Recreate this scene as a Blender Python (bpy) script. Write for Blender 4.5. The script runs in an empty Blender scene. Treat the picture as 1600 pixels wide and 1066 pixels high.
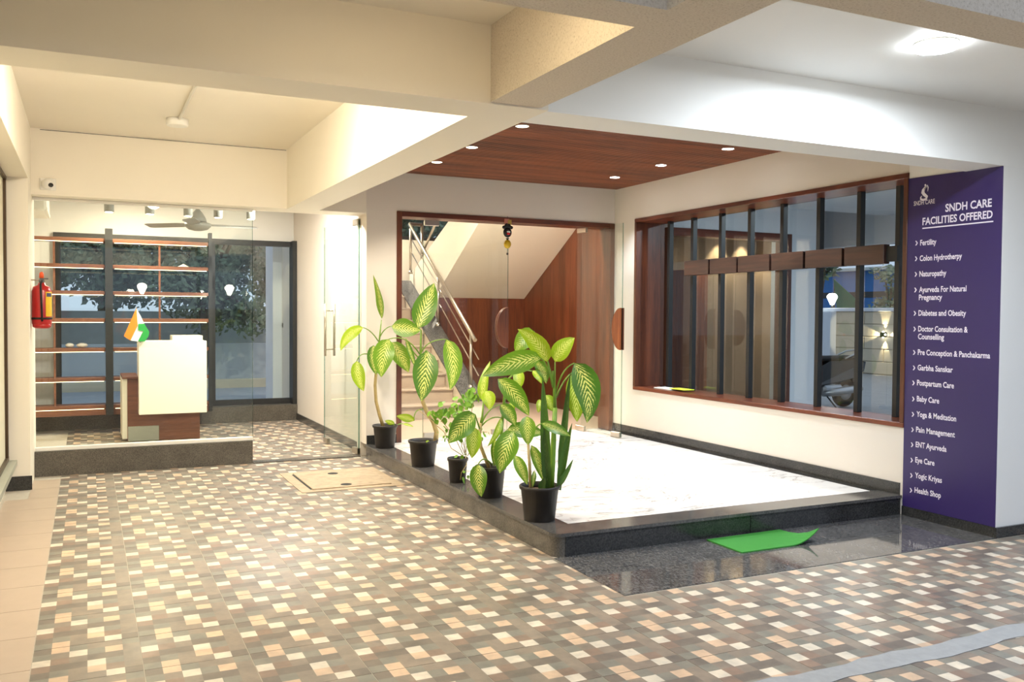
import bpy, bmesh, math, random
from mathutils import Vector, Matrix
random.seed(7)
S = bpy.context.scene
COL = S.collection

# ---------------------------------------------------------------- camera
FPX = 1388.58
YAW, PIT, ROL = math.radians(25.55205), math.radians(1.69397), math.radians(0.39354)
CAMP = Vector((0, 0, 1.4))
_fw = Vector((math.sin(YAW)*math.cos(PIT), math.cos(YAW)*math.cos(PIT), -math.sin(PIT)))
_rt = Vector((math.cos(YAW), -math.sin(YAW), 0)); _up = _rt.cross(_fw)
RT = math.cos(ROL)*_rt + math.sin(ROL)*_up
UP = -math.sin(ROL)*_rt + math.cos(ROL)*_up
cam_d = bpy.data.cameras.new('camera'); cam = bpy.data.objects.new('camera', cam_d); COL.objects.link(cam)
cam_d.sensor_fit = 'HORIZONTAL'; cam_d.sensor_width = 36; cam_d.lens = 36*FPX/1600
cam_d.clip_start = .05; cam_d.clip_end = 300
cam.matrix_world = Matrix(((RT.x, UP.x, -_fw.x, CAMP.x), (RT.y, UP.y, -_fw.y, CAMP.y), (RT.z, UP.z, -_fw.z, CAMP.z), (0, 0, 0, 1)))
S.camera = cam

# ---------------------------------------------------------------- world, exposure
W = bpy.data.worlds.new('dusk_sky'); S.world = W; W.use_nodes = True
bg = W.node_tree.nodes['Background']; bg.inputs[0].default_value = (.66, .76, .94, 1); bg.inputs[1].default_value = 0.60
S.view_settings.view_transform = 'Standard'; S.view_settings.look = 'None'
S.view_settings.exposure = 0.75; S.view_settings.gamma = 1; S.view_settings.use_curve_mapping = False

# ---------------------------------------------------------------- pixel helpers (1600 x 1066 frame)
def ray(x, y): return _fw + (x-800)/FPX*RT - (y-533)/FPX*UP
def onz(x, y, z): d = ray(x, y); return CAMP + d*((z-CAMP.z)/d.z)
def onx(x, y, v): d = ray(x, y); return CAMP + d*(v/d.x)
def ony(x, y, v): d = ray(x, y); return CAMP + d*(v/d.y)

# ---------------------------------------------------------------- materials
MATS = {}
def lin(c): return tuple(((v/12.92) if v <= .04045 else ((v+.055)/1.055)**2.4) for v in c)
def new_mat(name):
    m = bpy.data.materials.new(name); m.use_nodes = True; nt = m.node_tree
    b = nt.nodes['Principled BSDF']; MATS[name] = m
    return m, nt, b
def N(nt, t, **kw):
    n = nt.nodes.new(t)
    for k, v in kw.items(): setattr(n, k, v)
    return n
def L(nt, a, b): nt.links.new(a, b)
def ramp(nt, stops, fac=None):
    r = N(nt, 'ShaderNodeValToRGB'); e = r.color_ramp.elements
    while len(e) < len(stops): e.new(.5)
    for i, (p, c) in enumerate(stops):
        e[i].position = p; e[i].color = (*c, 1) if len(c) == 3 else c
    if fac is not None: L(nt, fac, r.inputs[0])
    return r
def noise(nt, scale, detail=4, rough=.5, vec=None, dist=0):
    n = N(nt, 'ShaderNodeTexNoise'); n.inputs['Scale'].default_value = scale; n.inputs['Detail'].default_value = detail
    n.inputs['Roughness'].default_value = rough; n.inputs['Distortion'].default_value = dist
    if vec is not None: L(nt, vec, n.inputs['Vector'])
    return n
def pos(nt, scale=(1, 1, 1), rot=(0, 0, 0), src='world'):
    m = N(nt, 'ShaderNodeMapping'); m.inputs['Scale'].default_value = scale; m.inputs['Rotation'].default_value = rot
    if src == 'world': g = N(nt, 'ShaderNodeNewGeometry'); L(nt, g.outputs['Position'], m.inputs[0])
    else: g = N(nt, 'ShaderNodeTexCoord'); L(nt, g.outputs['Object' if src == 'obj' else 'UV'], m.inputs[0])
    return m.outputs[0]
def bump(nt, b, h, strength=.2, dist=.005):
    n = N(nt, 'ShaderNodeBump'); n.inputs['Strength'].default_value = strength; n.inputs['Distance'].default_value = dist
    L(nt, h, n.inputs['Height']); L(nt, n.outputs[0], b.inputs['Normal'])
def simple(name, col, rough=.5, metal=0, var=.06, nscale=6, bmp=0, bscale=200, bdist=.003, coat=0, spec=.5):
    m, nt, b = new_mat(name); c = lin(col)
    v = pos(nt); n = noise(nt, nscale, 5, .6, v)
    r = ramp(nt, [(.25, tuple(x*(1-var) for x in c)), (.75, tuple(min(1, x*(1+var)) for x in c))], n.outputs[0])
    L(nt, r.outputs[0], b.inputs['Base Color'])
    b.inputs['Roughness'].default_value = rough; b.inputs['Metallic'].default_value = metal
    b.inputs['Coat Weight'].default_value = coat; b.inputs['Specular IOR Level'].default_value = spec
    if bmp: bump(nt, b, noise(nt, bscale, 3, .6, v).outputs[0], bmp, bdist)
    return m
def emis(name, col, strength):
    m, nt, b = new_mat(name); b.inputs['Base Color'].default_value = (*col, 1)
    b.inputs['Emission Color'].default_value = (*col, 1); b.inputs['Emission Strength'].default_value = strength
    return m
def granite(name, base, fleck, rough, scale=90, streak=None):
    m, nt, b = new_mat(name)
    v = pos(nt, streak or (1, 1, 1)); n1 = noise(nt, scale, 3, .7, v); n2 = noise(nt, 5, 6, .65, v)
    r1 = ramp(nt, [(.38, lin(base)), (.62, lin(fleck))], n1.outputs[0])
    mx = N(nt, 'ShaderNodeMixRGB', blend_type='MULTIPLY'); mx.inputs[0].default_value = .7
    r2 = ramp(nt, [(.3, (.55, .55, .55)), (.7, (1.15, 1.15, 1.15))], n2.outputs[0])
    L(nt, r1.outputs[0], mx.inputs[1]); L(nt, r2.outputs[0], mx.inputs[2]); L(nt, mx.outputs[0], b.inputs['Base Color'])
    b.inputs['Roughness'].default_value = rough
    return m
def wood(name, dark, light, rough=.35, stretch=(1, 1, 12), scale=9, coat=.15):
    m, nt, b = new_mat(name)
    sv = tuple(1.0 if s == max(stretch) else max(stretch) for s in stretch)
    v = pos(nt, sv); n = noise(nt, scale*.25, 6, .62, v, .6); n2 = noise(nt, scale*.06, 3, .5, v)
    mixn = N(nt, 'ShaderNodeMath', operation='ADD'); L(nt, n.outputs[0], mixn.inputs[0]); L(nt, n2.outputs[0], mixn.inputs[1])
    hf = N(nt, 'ShaderNodeMath', operation='MULTIPLY'); hf.inputs[1].default_value = .5; L(nt, mixn.outputs[0], hf.inputs[0])
    r = ramp(nt, [(.38, lin(dark)), (.62, lin(light))], hf.outputs[0])
    L(nt, r.outputs[0], b.inputs['Base Color']); b.inputs['Roughness'].default_value = rough; b.inputs['Coat Weight'].default_value = coat
    return m
def glass_mat(name, tint, refl=1.0, ior=1.5):
    m = bpy.data.materials.new(name); m.use_nodes = True; nt = m.node_tree; nt.nodes.clear(); MATS[name] = m
    o = N(nt, 'ShaderNodeOutputMaterial'); t = N(nt, 'ShaderNodeBsdfTransparent'); g = N(nt, 'ShaderNodeBsdfGlossy')
    t.inputs[0].default_value = (*tint, 1); g.inputs['Roughness'].default_value = .003; g.inputs[0].default_value = (refl, refl, refl, 1)
    f = N(nt, 'ShaderNodeFresnel'); f.inputs[0].default_value = ior; mx = N(nt, 'ShaderNodeMixShader')
    ge = N(nt, 'ShaderNodeNewGeometry'); iv = N(nt, 'ShaderNodeMath', operation='SUBTRACT'); iv.inputs[0].default_value = 1; L(nt, ge.outputs['Backfacing'], iv.inputs[1])
    mu = N(nt, 'ShaderNodeMath', operation='MULTIPLY'); L(nt, f.outputs[0], mu.inputs[0]); L(nt, iv.outputs[0], mu.inputs[1])
    L(nt, mu.outputs[0], mx.inputs[0]); L(nt, t.outputs[0], mx.inputs[1]); L(nt, g.outputs[0], mx.inputs[2]); L(nt, mx.outputs[0], o.inputs[0])
    return m

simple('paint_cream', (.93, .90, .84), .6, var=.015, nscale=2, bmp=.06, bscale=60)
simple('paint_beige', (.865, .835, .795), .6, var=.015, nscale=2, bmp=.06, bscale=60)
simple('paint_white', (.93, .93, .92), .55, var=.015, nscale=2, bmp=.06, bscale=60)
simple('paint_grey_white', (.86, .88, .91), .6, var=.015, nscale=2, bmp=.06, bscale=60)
# coarse sprayed plaster on the front beams
m, nt, b = new_mat('plaster_coarse'); v = pos(nt); n = noise(nt, 120, 4, .65, v)
r = ramp(nt, [(.30, lin((.70, .65, .58))), (.42, lin((.84, .79, .72))), (.8, lin((.90, .86, .80)))], n.outputs[0])
L(nt, r.outputs[0], b.inputs['Base Color']); b.inputs['Roughness'].default_value = .85; bump(nt, b, n.outputs[0], .5, .006)
granite('granite_dark', (.15, .15, .155), (.25, .25, .245), .18, 110)
granite('granite_warm_lit', (.32, .31, .29), (.42, .40, .375), .25, 120)  # paler granite copy with warm lamplight worked into the colour
granite('granite_sheen', (.29, .285, .28), (.40, .39, .38), .14, 110)  # kerb-top granite copy, colour lightened to carry the bright wall's reflection
granite('granite_floor', (.25, .25, .255), (.43, .425, .42), .06, 70, (1.2, .6, 1))
granite('granite_shop', (.28, .265, .24), (.44, .415, .375), .35, 130)
# marble
m, nt, b = new_mat('marble_white'); v = pos(nt, (1, 2.0, 1), (0, 0, .5)); n = noise(nt, .9, 8, .6, v, 1.6)
ab = N(nt, 'ShaderNodeMath', operation='SUBTRACT'); ab.inputs[1].default_value = .5; L(nt, n.outputs[0], ab.inputs[0])
a2 = N(nt, 'ShaderNodeMath', operation='ABSOLUTE'); L(nt, ab.outputs[0], a2.inputs[0])
r = ramp(nt, [(0, lin((.66, .64, .62))), (.007, lin((.86, .845, .83))), (.02, lin((.95, .945, .935))), (1, lin((.955, .95, .94)))], a2.outputs[0])
n3 = noise(nt, 1.7, 4, .5, v, .4); r3 = ramp(nt, [(.68, (1, 1, 1)), (.76, lin((.93, .84, .70)))], n3.outputs[0])
mm = N(nt, 'ShaderNodeMixRGB', blend_type='MULTIPLY'); mm.inputs[0].default_value = .8; L(nt, r.outputs[0], mm.inputs[1]); L(nt, r3.outputs[0], mm.inputs[2])
L(nt, mm.outputs[0], b.inputs['Base Color']); b.inputs['Roughness'].default_value = .12
# printed mosaic floor tile: colour per printed block from the mesh, wear from noise
m, nt, b = new_mat('mosaic_tile'); at = N(nt, 'ShaderNodeVertexColor', layer_name='print'); v = pos(nt)
n = noise(nt, 11, 6, .62, v); n2 = noise(nt, 2.2, 4, .6, v)
mx = N(nt, 'ShaderNodeMixRGB', blend_type='MULTIPLY'); mx.inputs[0].default_value = 1
r = ramp(nt, [(.3, (.78, .79, .80)), (.7, (1.18, 1.13, 1.08))], n.outputs[0]); L(nt, at.outputs[0], mx.inputs[1]); L(nt, r.outputs[0], mx.inputs[2])
mx2 = N(nt, 'ShaderNodeMixRGB', blend_type='MULTIPLY'); mx2.inputs[0].default_value = 1
r2 = ramp(nt, [(.35, (.92, .92, .93)), (.65, (1.05, 1.03, 1.0))], n2.outputs[0]); L(nt, mx.outputs[0], mx2.inputs[1]); L(nt, r2.outputs[0], mx2.inputs[2])
L(nt, mx2.outputs[0], b.inputs['Base Color'])
rr = ramp(nt, [(.3, (.30,)*3), (.7, (.46,)*3)], n2.outputs[0]); L(nt, rr.outputs[0], b.inputs['Roughness'])
bump(nt, b, noise(nt, 60, 3, .5, v).outputs[0], .10, .002)
simple('tile_plain', (.70, .63, .56), .4, var=.05, nscale=7, bmp=.05)
simple('grout', (.70, .67, .62), .8, var=.1, nscale=30)
simple('concrete', (.60, .60, .60), .6, var=.12, nscale=5, bmp=.1, bscale=40)
simple('cement_patch', (.57, .575, .58), .75, var=.10, nscale=20, bmp=.2, bscale=60)
simple('rust_cover', (.66, .585, .48), .6, var=.22, nscale=14, bmp=.3, bscale=90)
simple('paver', (.62, .64, .68), .7, var=.12, nscale=8, bmp=.1, bscale=60)
wood('wood_z', (.26, .125, .07), (.42, .225, .13), .35, (1, 1, 12))
wood('wood_x', (.28, .12, .07), (.46, .22, .13), .35, (12, 1, 1))
wood('wood_y', (.30, .135, .08), (.47, .23, .135), .3, (1, 12, 1))
wood('wood_slat', (.35, .18, .105), (.58, .325, .195), .5, (12, 1, 1), coat=.0)
wood('wood_block', (.17, .10, .075), (.30, .19, .14), .45, (1, 12, 1), coat=.05)
wood('wood_desk', (.36, .20, .13), (.52, .31, .20), .4, (12, 1, 1))
wood('wood_shelf', (.40, .24, .17), (.55, .35, .25), .45, (12, 1, 1))
wood('wood_orange', (.48, .24, .10), (.64, .36, .18), .35, (1, 1, 12))
simple('black_metal', (.085, .09, .095), .45, var=.05)
simple('black_frame', (.15, .155, .16), .4, var=.05)
simple('steel', (.74, .71, .66), .28, metal=1, var=.04)
simple('steel_dark', (.48, .49, .50), .35, metal=.8, var=.04)
simple('plastic_black', (.13, .115, .105), .5, var=.15, nscale=12)
simple('plastic_white', (.92, .91, .88), .4, var=.02)
simple('lacquer_cream', (.95, .93, .86), .3, var=.01)
simple('fan_grey', (.50, .50, .48), .4, var=.04)
simple('soil', (.30, .20, .13), .95, var=.35, nscale=60, bmp=.6, bscale=60, bdist=.01)
simple('mat_green', (.20, .52, .18), .85, var=.06, nscale=20, bmp=.4, bscale=500)
simple('banner_purple', (.185, .135, .36), .38, var=.04, nscale=3)
simple('print_white', (.90, .88, .93), .5, var=.01)
simple('red_paint', (.68, .07, .08), .3, var=.06, coat=.3)
simple('label_yellow', (.88, .72, .15), .5)
simple('label_blue', (.25, .25, .42), .5)
simple('orange_plastic', (.90, .35, .14), .4)
simple('rubber_black', (.05, .05, .05), .7)
simple('saffron', (.98, .55, .15), .7); simple('flag_green', (.15, .62, .25), .7); simple('flag_white', (.96, .96, .95), .7)
simple('bark', (.42, .37, .30), .9, var=.3, nscale=20, bmp=.5, bscale=40, bdist=.01)
simple('stem_tan', (.66, .58, .38), .6, var=.2, nscale=30)
simple('stem_green', (.42, .56, .16), .45, var=.15, nscale=20)
simple('vine_leaf', (.42, .60, .14), .45, var=.25, nscale=25)
simple('paper_white', (.93, .93, .90), .7); simple('paper_lime', (.80, .88, .20), .7)
simple('steel_plate', (.66, .67, .62), .4, metal=.2, var=.05)
simple('tarp_green', (.10, .42, .32), .7, var=.15); simple('sheet_blue', (.22, .45, .70), .6, var=.1)
simple('sheet_grey', (.74, .76, .76), .7, var=.08)
simple('wall_stone', (.80, .75, .66), .7, var=.05, nscale=4)
simple('curtain_tan', (.62, .52, .42), .8, var=.06)
simple('scooter_black', (.06, .06, .065), .2, coat=.6); simple('scooter_silver', (.72, .73, .74), .3, metal=.7)
simple('tail_red', (.75, .06, .06), .25); simple('bead_yellow', (.80, .66, .10), .35); simple('charm_pink', (.72, .45, .38), .6); simple('charm_gold', (.66, .56, .25), .5)
simple('charm_dark', (.08, .07, .07), .5); simple('lens_black', (.05, .05, .06), .08, coat=.5)
simple('frosted', (.90, .88, .78), .35, var=.03, nscale=2)
simple('bronze_frame', (.30, .23, .16), .4, metal=.4)
glass_mat('glass_clear', (.945, .975, .96), 1.0, 1.5)
glass_mat('glass_grey', (.86, .90, .90), 1.0, 1.52)
glass_mat('glass_edge', (.45, .62, .58), .6, 1.5)
emis('led_cool', (.90, .96, 1.0), 30); emis('led_warm', (1.0, .86, .62), 9); emis('led_strip', (1.0, .80, .45), 3.0)
emis('bulb_white', (1.0, .93, .80), 24)
# dumb cane leaf: cream feathering along the side veins, green rim
def leaf_mat(name, dark, mid, pale, k):
    m, nt, b = new_mat(name); uv = N(nt, 'ShaderNodeUVMap'); sp = N(nt, 'ShaderNodeSeparateXYZ'); L(nt, uv.outputs[0], sp.inputs[0])
    a = N(nt, 'ShaderNodeMath', operation='SUBTRACT'); a.inputs[1].default_value = .5; L(nt, sp.outputs[0], a.inputs[0])
    ab = N(nt, 'ShaderNodeMath', operation='ABSOLUTE'); L(nt, a.outputs[0], ab.inputs[0])
    f = N(nt, 'ShaderNodeMath', operation='MULTIPLY_ADD'); f.inputs[1].default_value = -.75; L(nt, ab.outputs[0], f.inputs[0]); L(nt, sp.outputs[1], f.inputs[2])
    nn = noise(nt, 26, 3, .6, uv.outputs[0])
    f2 = N(nt, 'ShaderNodeMath', operation='MULTIPLY_ADD'); f2.inputs[1].default_value = .10; L(nt, nn.outputs[0], f2.inputs[0]); L(nt, f.outputs[0], f2.inputs[2])
    s1 = N(nt, 'ShaderNodeMath', operation='MULTIPLY'); s1.inputs[1].default_value = 68; L(nt, f2.outputs[0], s1.inputs[0])
    sn = N(nt, 'ShaderNodeMath', operation='SINE'); L(nt, s1.outputs[0], sn.inputs[0])
    # weight: strong near the midrib, zero at the rim, broken by noise
    w = N(nt, 'ShaderNodeMapRange'); w.inputs[1].default_value = .08; w.inputs[2].default_value = .46; w.inputs[3].default_value = k; w.inputs[4].default_value = -1.5; L(nt, ab.outputs[0], w.inputs[0])
    sm = N(nt, 'ShaderNodeMath', operation='ADD'); L(nt, sn.outputs[0], sm.inputs[0]); L(nt, w.outputs[0], sm.inputs[1])
    n2 = noise(nt, 13, 4, .6, uv.outputs[0]); n2m = N(nt, 'ShaderNodeMath', operation='MULTIPLY_ADD'); n2m.inputs[1].default_value = 1.6; L(nt, n2.outputs[0], n2m.inputs[0]); n2m.inputs[2].default_value = -.8
    sm2 = N(nt, 'ShaderNodeMath', operation='ADD'); L(nt, sm.outputs[0], sm2.inputs[0]); L(nt, n2m.outputs[0], sm2.inputs[1])
    mr = N(nt, 'ShaderNodeMapRange'); mr.inputs[1].default_value = .05; mr.inputs[2].default_value = .75; L(nt, sm2.outputs[0], mr.inputs[0])
    oi = N(nt, 'ShaderNodeObjectInfo')
    base = N(nt, 'ShaderNodeMixRGB'); base.inputs[1].default_value = (*lin(dark), 1); base.inputs[2].default_value = (*lin(mid), 1); L(nt, oi.outputs['Random'], base.inputs[0])
    mx = N(nt, 'ShaderNodeMixRGB'); L(nt, mr.outputs[0], mx.inputs[0]); L(nt, base.outputs[0], mx.inputs[1]); mx.inputs[2].default_value = (*lin(pale), 1)
    L(nt, mx.outputs[0], b.inputs['Base Color']); b.inputs['Roughness'].default_value = .38
    b.inputs['Subsurface Weight'].default_value = 0.0
    # light passing through the blade
    tr = N(nt, 'ShaderNodeBsdfTranslucent'); L(nt, mx.outputs[0], tr.inputs[0]); ms = N(nt, 'ShaderNodeMixShader'); ms.inputs[0].default_value = .25
    out = nt.nodes['Material Output']; L(nt, b.outputs[0], ms.inputs[1]); L(nt, tr.outputs[0], ms.inputs[2]); L(nt, ms.outputs[0], out.inputs[0])
leaf_mat('leaf_var', (.27, .45, .08), (.45, .62, .10), (.90, .90, .50), .30)
leaf_mat('leaf_lime', (.50, .65, .08), (.64, .75, .12), (.90, .92, .50), .30)
leaf_mat('leaf_sword', (.20, .33, .13), (.30, .45, .16), (.50, .60, .32), -.6)
m, nt, b = new_mat('tree_leaf'); oi = noise(nt, 1.3, 5, .6, pos(nt)); r = ramp(nt, [(.3, lin((.33, .41, .34))), (.7, lin((.54, .60, .48)))], oi.outputs[0]); L(nt, r.outputs[0], b.inputs['Base Color']); b.inputs['Roughness'].default_value = .7

# ---------------------------------------------------------------- mesh helpers
class MB:
    def __init__(s): s.v = []; s.f = []; s.uv = {}; s.sm = []
    def add(s, vs, fs, smooth=False):
        o = len(s.v); s.v += [tuple(x) for x in vs]
        for f in fs: s.f.append(tuple(i+o for i in f)); s.sm.append(smooth)
        return s
    def box(s, x0, x1, y0, y1, z0, z1):
        vs = [(x, y, z) for z in (z0, z1) for y in (y0, y1) for x in (x0, x1)]
        return s.add(vs, [(0, 2, 3, 1), (4, 5, 7, 6), (0, 1, 5, 4), (2, 6, 7, 3), (0, 4, 6, 2), (1, 3, 7, 5)])
    def cbox(s, x0, x1, y0, y1, z0, z1, c=.004):     # chamfered box
        bm = bmesh.new(); bmesh.ops.create_cube(bm, size=1)
        for v in bm.verts: v.co = Vector(((x0+x1)/2+v.co.x*(x1-x0), (y0+y1)/2+v.co.y*(y1-y0), (z0+z1)/2+v.co.z*(z1-z0)))
        c = min(c, .45*min(x1-x0, y1-y0, z1-z0)); bmesh.ops.bevel(bm, geom=bm.edges[:], offset=c, segments=1, affect='EDGES')
        bm.verts.index_update(); s.add([v.co for v in bm.verts], [[v.index for v in f.verts] for f in bm.faces]); bm.free(); return s
    def prism(s, poly, axis, a, b):                  # polygon in the plane across `axis`
        def p(u, w, t): return {'x': (t, u, w), 'y': (u, t, w), 'z': (u, w, t)}[axis]
        n = len(poly); vs = [p(u, w, a) for u, w in poly]+[p(u, w, b) for u, w in poly]
        fs = [tuple(range(n))[::-1], tuple(range(n, 2*n))]+[(i, (i+1) % n, n+(i+1) % n, n+i) for i in range(n)]
        return s.add(vs, fs)
    def lathe(s, prof, c=(0, 0, 0), n=20, axis='z', caps=True, smooth=True):
        vs = []; fs = []
        for r, h in prof:
            for k in range(n):
                a = 2*math.pi*k/n; x, y = r*math.cos(a), r*math.sin(a)
                vs.append({'z': (c[0]+x, c[1]+y, c[2]+h), 'y': (c[0]+x, c[1]+h, c[2]+y), 'x': (c[0]+h, c[1]+x, c[2]+y)}[axis])
        for i in range(len(prof)-1):
            for k in range(n): fs.append((i*n+k, i*n+(k+1) % n, (i+1)*n+(k+1) % n, (i+1)*n+k))
        s.add(vs, fs, smooth)
        if caps:
            o = len(s.v)-len(vs); s.f.append(tuple(o+k for k in range(n))[::-1]); s.f.append(tuple(o+(len(prof)-1)*n+k for k in range(n))); s.sm += [False, False]
        return s
    def tube(s, pts, r, n=8, caps=True):
        pts = [Vector(p) for p in pts]; rs = r if isinstance(r, (list, tuple)) else [r]*len(pts)
        vs = []; fs = []; ref = None
        for i, p in enumerate(pts):
            t = (pts[min(i+1, len(pts)-1)]-pts[max(i-1, 0)]).normalized()
            if ref is None: ref = t.orthogonal().normalized()
            a = (ref-t*ref.dot(t)).normalized(); b = t.cross(a); ref = a
            for k in range(n):
                w = 2*math.pi*k/n; vs.append(p+(a*math.cos(w)+b*math.sin(w))*rs[i])
        for i in range(len(pts)-1):
            for k in range(n): fs.append((i*n+k, i*n+(k+1) % n, (i+1)*n+(k+1) % n, (i+1)*n+k))
        s.add(vs, fs, True)
        if caps:
            o = len(s.v)-len(vs); m = len(pts)-1; s.f.append(tuple(o+k for k in range(n))[::-1]); s.f.append(tuple(o+m*n+k for k in range(n))); s.sm += [False, False]
        return s
    def ball(s, c, rx, ry=None, rz=None, n=14, m=9):
        ry = ry or rx; rz = rz or rx; vs = []; fs = []
        for i in range(m+1):
            a = math.pi*i/m-math.pi/2
            for k in range(n):
                w = 2*math.pi*k/n; vs.append((c[0]+rx*math.cos(a)*math.cos(w), c[1]+ry*math.cos(a)*math.sin(w), c[2]+rz*math.sin(a)))
        for i in range(m):
            for k in range(n): fs.append((i*n+k, i*n+(k+1) % n, (i+1)*n+(k+1) % n, (i+1)*n+k))
        return s.add(vs, fs, True)
    def mesh(s, name):
        me = bpy.data.meshes.new(name); me.from_pydata(s.v, [], s.f); me.polygons.foreach_set('use_smooth', s.sm); me.validate(); me.update(); return me
    def build(s, name, mat, parent=None, **kw):
        o = link(name, s.mesh(name), mat, parent); tag(o, **kw); return o
def link(name, me, mat, parent=None):
    o = bpy.data.objects.new(name, me); COL.objects.link(o)
    if mat and me is not None and not me.materials: me.materials.append(MATS[mat])
    if parent is not None: o.parent = parent; o.matrix_parent_inverse = parent.matrix_basis.inverted()
    return o
def tag(o, label=None, cat=None, group=None, kind=None):
    if label: o['label'] = label
    if cat: o['category'] = cat
    if group: o['group'] = group
    if kind: o['kind'] = kind
    return o
def empty(name, loc, label=None, cat=None, group=None, kind=None):
    o = bpy.data.objects.new(name, None); COL.objects.link(o); o.location = loc; o.empty_display_size = .05
    return tag(o, label, cat, group, kind)
def part(name, mb, mat, parent, **kw): return mb.build(name, mat, parent, **kw)
def copy_tree(o, parent=None, off=None):
    c = o.copy(); COL.objects.link(c); c.parent = parent
    if off is not None: c.location = o.location+Vector(off)
    for ch in o.children: copy_tree(ch, c)
    return c
def struct(name, mb, mat, label=None, cat=None): return mb.build(name, mat, None, label=label, cat=cat, kind='structure')
def lamp(name, kind, loc, power, col, parent=None, size=.1, spot=None, blend=.6, rot=None):
    l = bpy.data.lights.new(name, kind); l.energy = power; l.color = col
    if kind in ('POINT', 'SPOT'): l.shadow_soft_size = size
    if kind == 'SPOT': l.spot_size = math.radians(spot); l.spot_blend = blend
    if kind == 'AREA': l.shape = 'DISK'; l.size = size
    o = bpy.data.objects.new(name, l); COL.objects.link(o); o.location = loc
    if rot: o.rotation_euler = rot
    if parent is not None: o.parent = parent; o.matrix_parent_inverse = parent.matrix_basis.inverted()
    return o

# ================================================================ STRUCTURE
YW, XW, KZ = 8.31, 5.205, .14
ZB = 2.358
# ---- ground and floors
struct('ground', MB().box(-40, 60, -40, 60, -.25, -.12), 'concrete', 'grey concrete ground around the building', 'ground')
flo = struct('floor', MB().box(-.62, 9.4, -4, 12.2, -.119, -.0015), 'grout', 'porch floor of printed mosaic tiles laid in a grid', 'floor')
T = .4; TX0, TY0 = 1.792, 2.915
PAL = {'W': (.82, .79, .73), 'O': (.80, .70, .60), 't': (.54, .50, .455), 'g': (.51, .505, .47), 'd': (.455, .425, .395), 'r': (.54, .465, .415)}
ROWS = ['dOgttg', 'gtWgOt', 'WrtddtX'[:6], 'rddWgt', 'dgtOrt', 'gOttWd']
def tile_mesh(cut=None):
    me = bpy.data.meshes.new('mosaic_tile'); g = .0016; vs = []; fs = []; cols = []
    ys = [g]+[T*i/6 for i in range(1, 6)]+[T-g]; xs = ys if cut is None else [min(v_, cut) for v_ in ys]
    for j in range(7):
        for i in range(7): vs.append((xs[i], ys[j], 0))
    for j in range(6):
        for i in range(6):
            fs.append((j*7+i, j*7+i+1, (j+1)*7+i+1, (j+1)*7+i)); cols.append(lin(PAL[ROWS[5-j][i]]))
    o = len(vs); xe = xs[-1]; vs += [(g, g, -.0012), (xe, g, -.0012), (xe, T-g, -.0012), (g, T-g, -.0012)]
    for a in ((0, 6, o+1, o), (6, 48, o+2, o+1), (48, 42, o+3, o+2), (42, 0, o, o+3)): fs.append(a); cols.append(lin(PAL['t']))
    me.from_pydata(vs, [], fs); ca = me.color_attributes.new('print', 'FLOAT_COLOR', 'CORNER'); k = 0
    for p, c in zip(me.polygons, cols):
        for _ in p.loop_indices: ca.data[k].color = (*c, 1); k += 1
    me.materials.append(MATS['mosaic_tile']); me.update(); return me
TM = tile_mesh(); TC = tile_mesh(.226)
def inview(p):
    d = Vector(p)-CAMP; w = d.dot(_fw)
    if w < .3: return False
    return -60 < 800+FPX*d.dot(RT)/w < 1660 and 533-FPX*d.dot(UP)/w < 1110
far_tiles = []; cnt = 0
for i in range(-5, 19):
    for j in range(-14, 23):
        x0, y0 = TX0+T*i, TY0+T*j; xc, yc = x0+T/2, y0+T/2
        if xc > 2.42 and yc > 8.3: continue
        edge = 2.3 < xc < 2.45 and 3.75 < yc < 8.3
        if xc > 2.45 and xc < 5.3 and yc > 3.75 and yc < 8.3: continue
        if xc > 5.2 and yc > 3.6: continue
        if yc > 11.75: continue
        if any(inview((x0+a*T, y0+b_*T, 0)) for a in (0, 1) for b_ in (0, 1)) and cnt < 300:
            o = bpy.data.objects.new('tile', TC if edge else TM); COL.objects.link(o); o.location = (x0, y0, 0); o.parent = flo; cnt += 1
        elif y0 < 8: far_tiles.append((x0, y0))
print('tiles', cnt, 'rest', len(far_tiles))
bm = bmesh.new()
for x0, y0 in far_tiles:
    k = len(bm.verts); bm.from_mesh(TM); bm.verts.ensure_lookup_table()
    for v in bm.verts[k:]: v.co += Vector((x0, y0, 0))
me = bpy.data.meshes.new('tiles_beyond'); bm.to_mesh(me); bm.free(); me.materials.clear(); me.materials.append(MATS['mosaic_tile'])
tag(link('tiles_beyond', me, None, flo), kind='stuff')
# tiles cut along the kerb (a narrow strip) and plain border tiles at the left wall
for k in range(14):
    y0 = 2.7+.4*k
    if y0 < 8.3: part('border_tile', MB().box(-.407 if y0 > 7.5 else -.56, -.2105, y0+.0015, min(y0+.3985, 8.47), -.0012, 0), 'tile_plain', flo)
# cement patch at the bottom right, sewer cover by the shop
cp = MB(); n = 26; xs = [2.2+(4.6-2.2)*k/n for k in range(n+1)]
top = [(x, 2.625+.012*math.sin(9*x)+random.uniform(-.012, .012)) for x in xs]; bot = [(x, 2.505+.012*math.sin(7*x+1)+random.uniform(-.012, .012)) for x in xs]
cp.prism(bot+top[::-1], 'z', .0005, .0025); part('cement_patch', cp, 'cement_patch', flo)
man = empty('sewer_cover', (1.9, 7.35, .0), 'dusty tan square sewer cover set in the mosaic floor beside the kerb', 'cover')
part('rim', MB().box(1.50, 2.34, 6.90, 7.82, .001, .004), 'rust_cover', man)
part('lid', MB().cbox(1.60, 2.25, 6.98, 7.74, .0042, .012, .003), 'rust_cover', man)
for q in ((520, 740), (541, 757)):
    p = onz(*q, .012); part('lifting_hole', MB().lathe([(.045, .0121), (.045, .0135)], (p.x, p.y, 0), 14), 'rubber_black', man)
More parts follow.
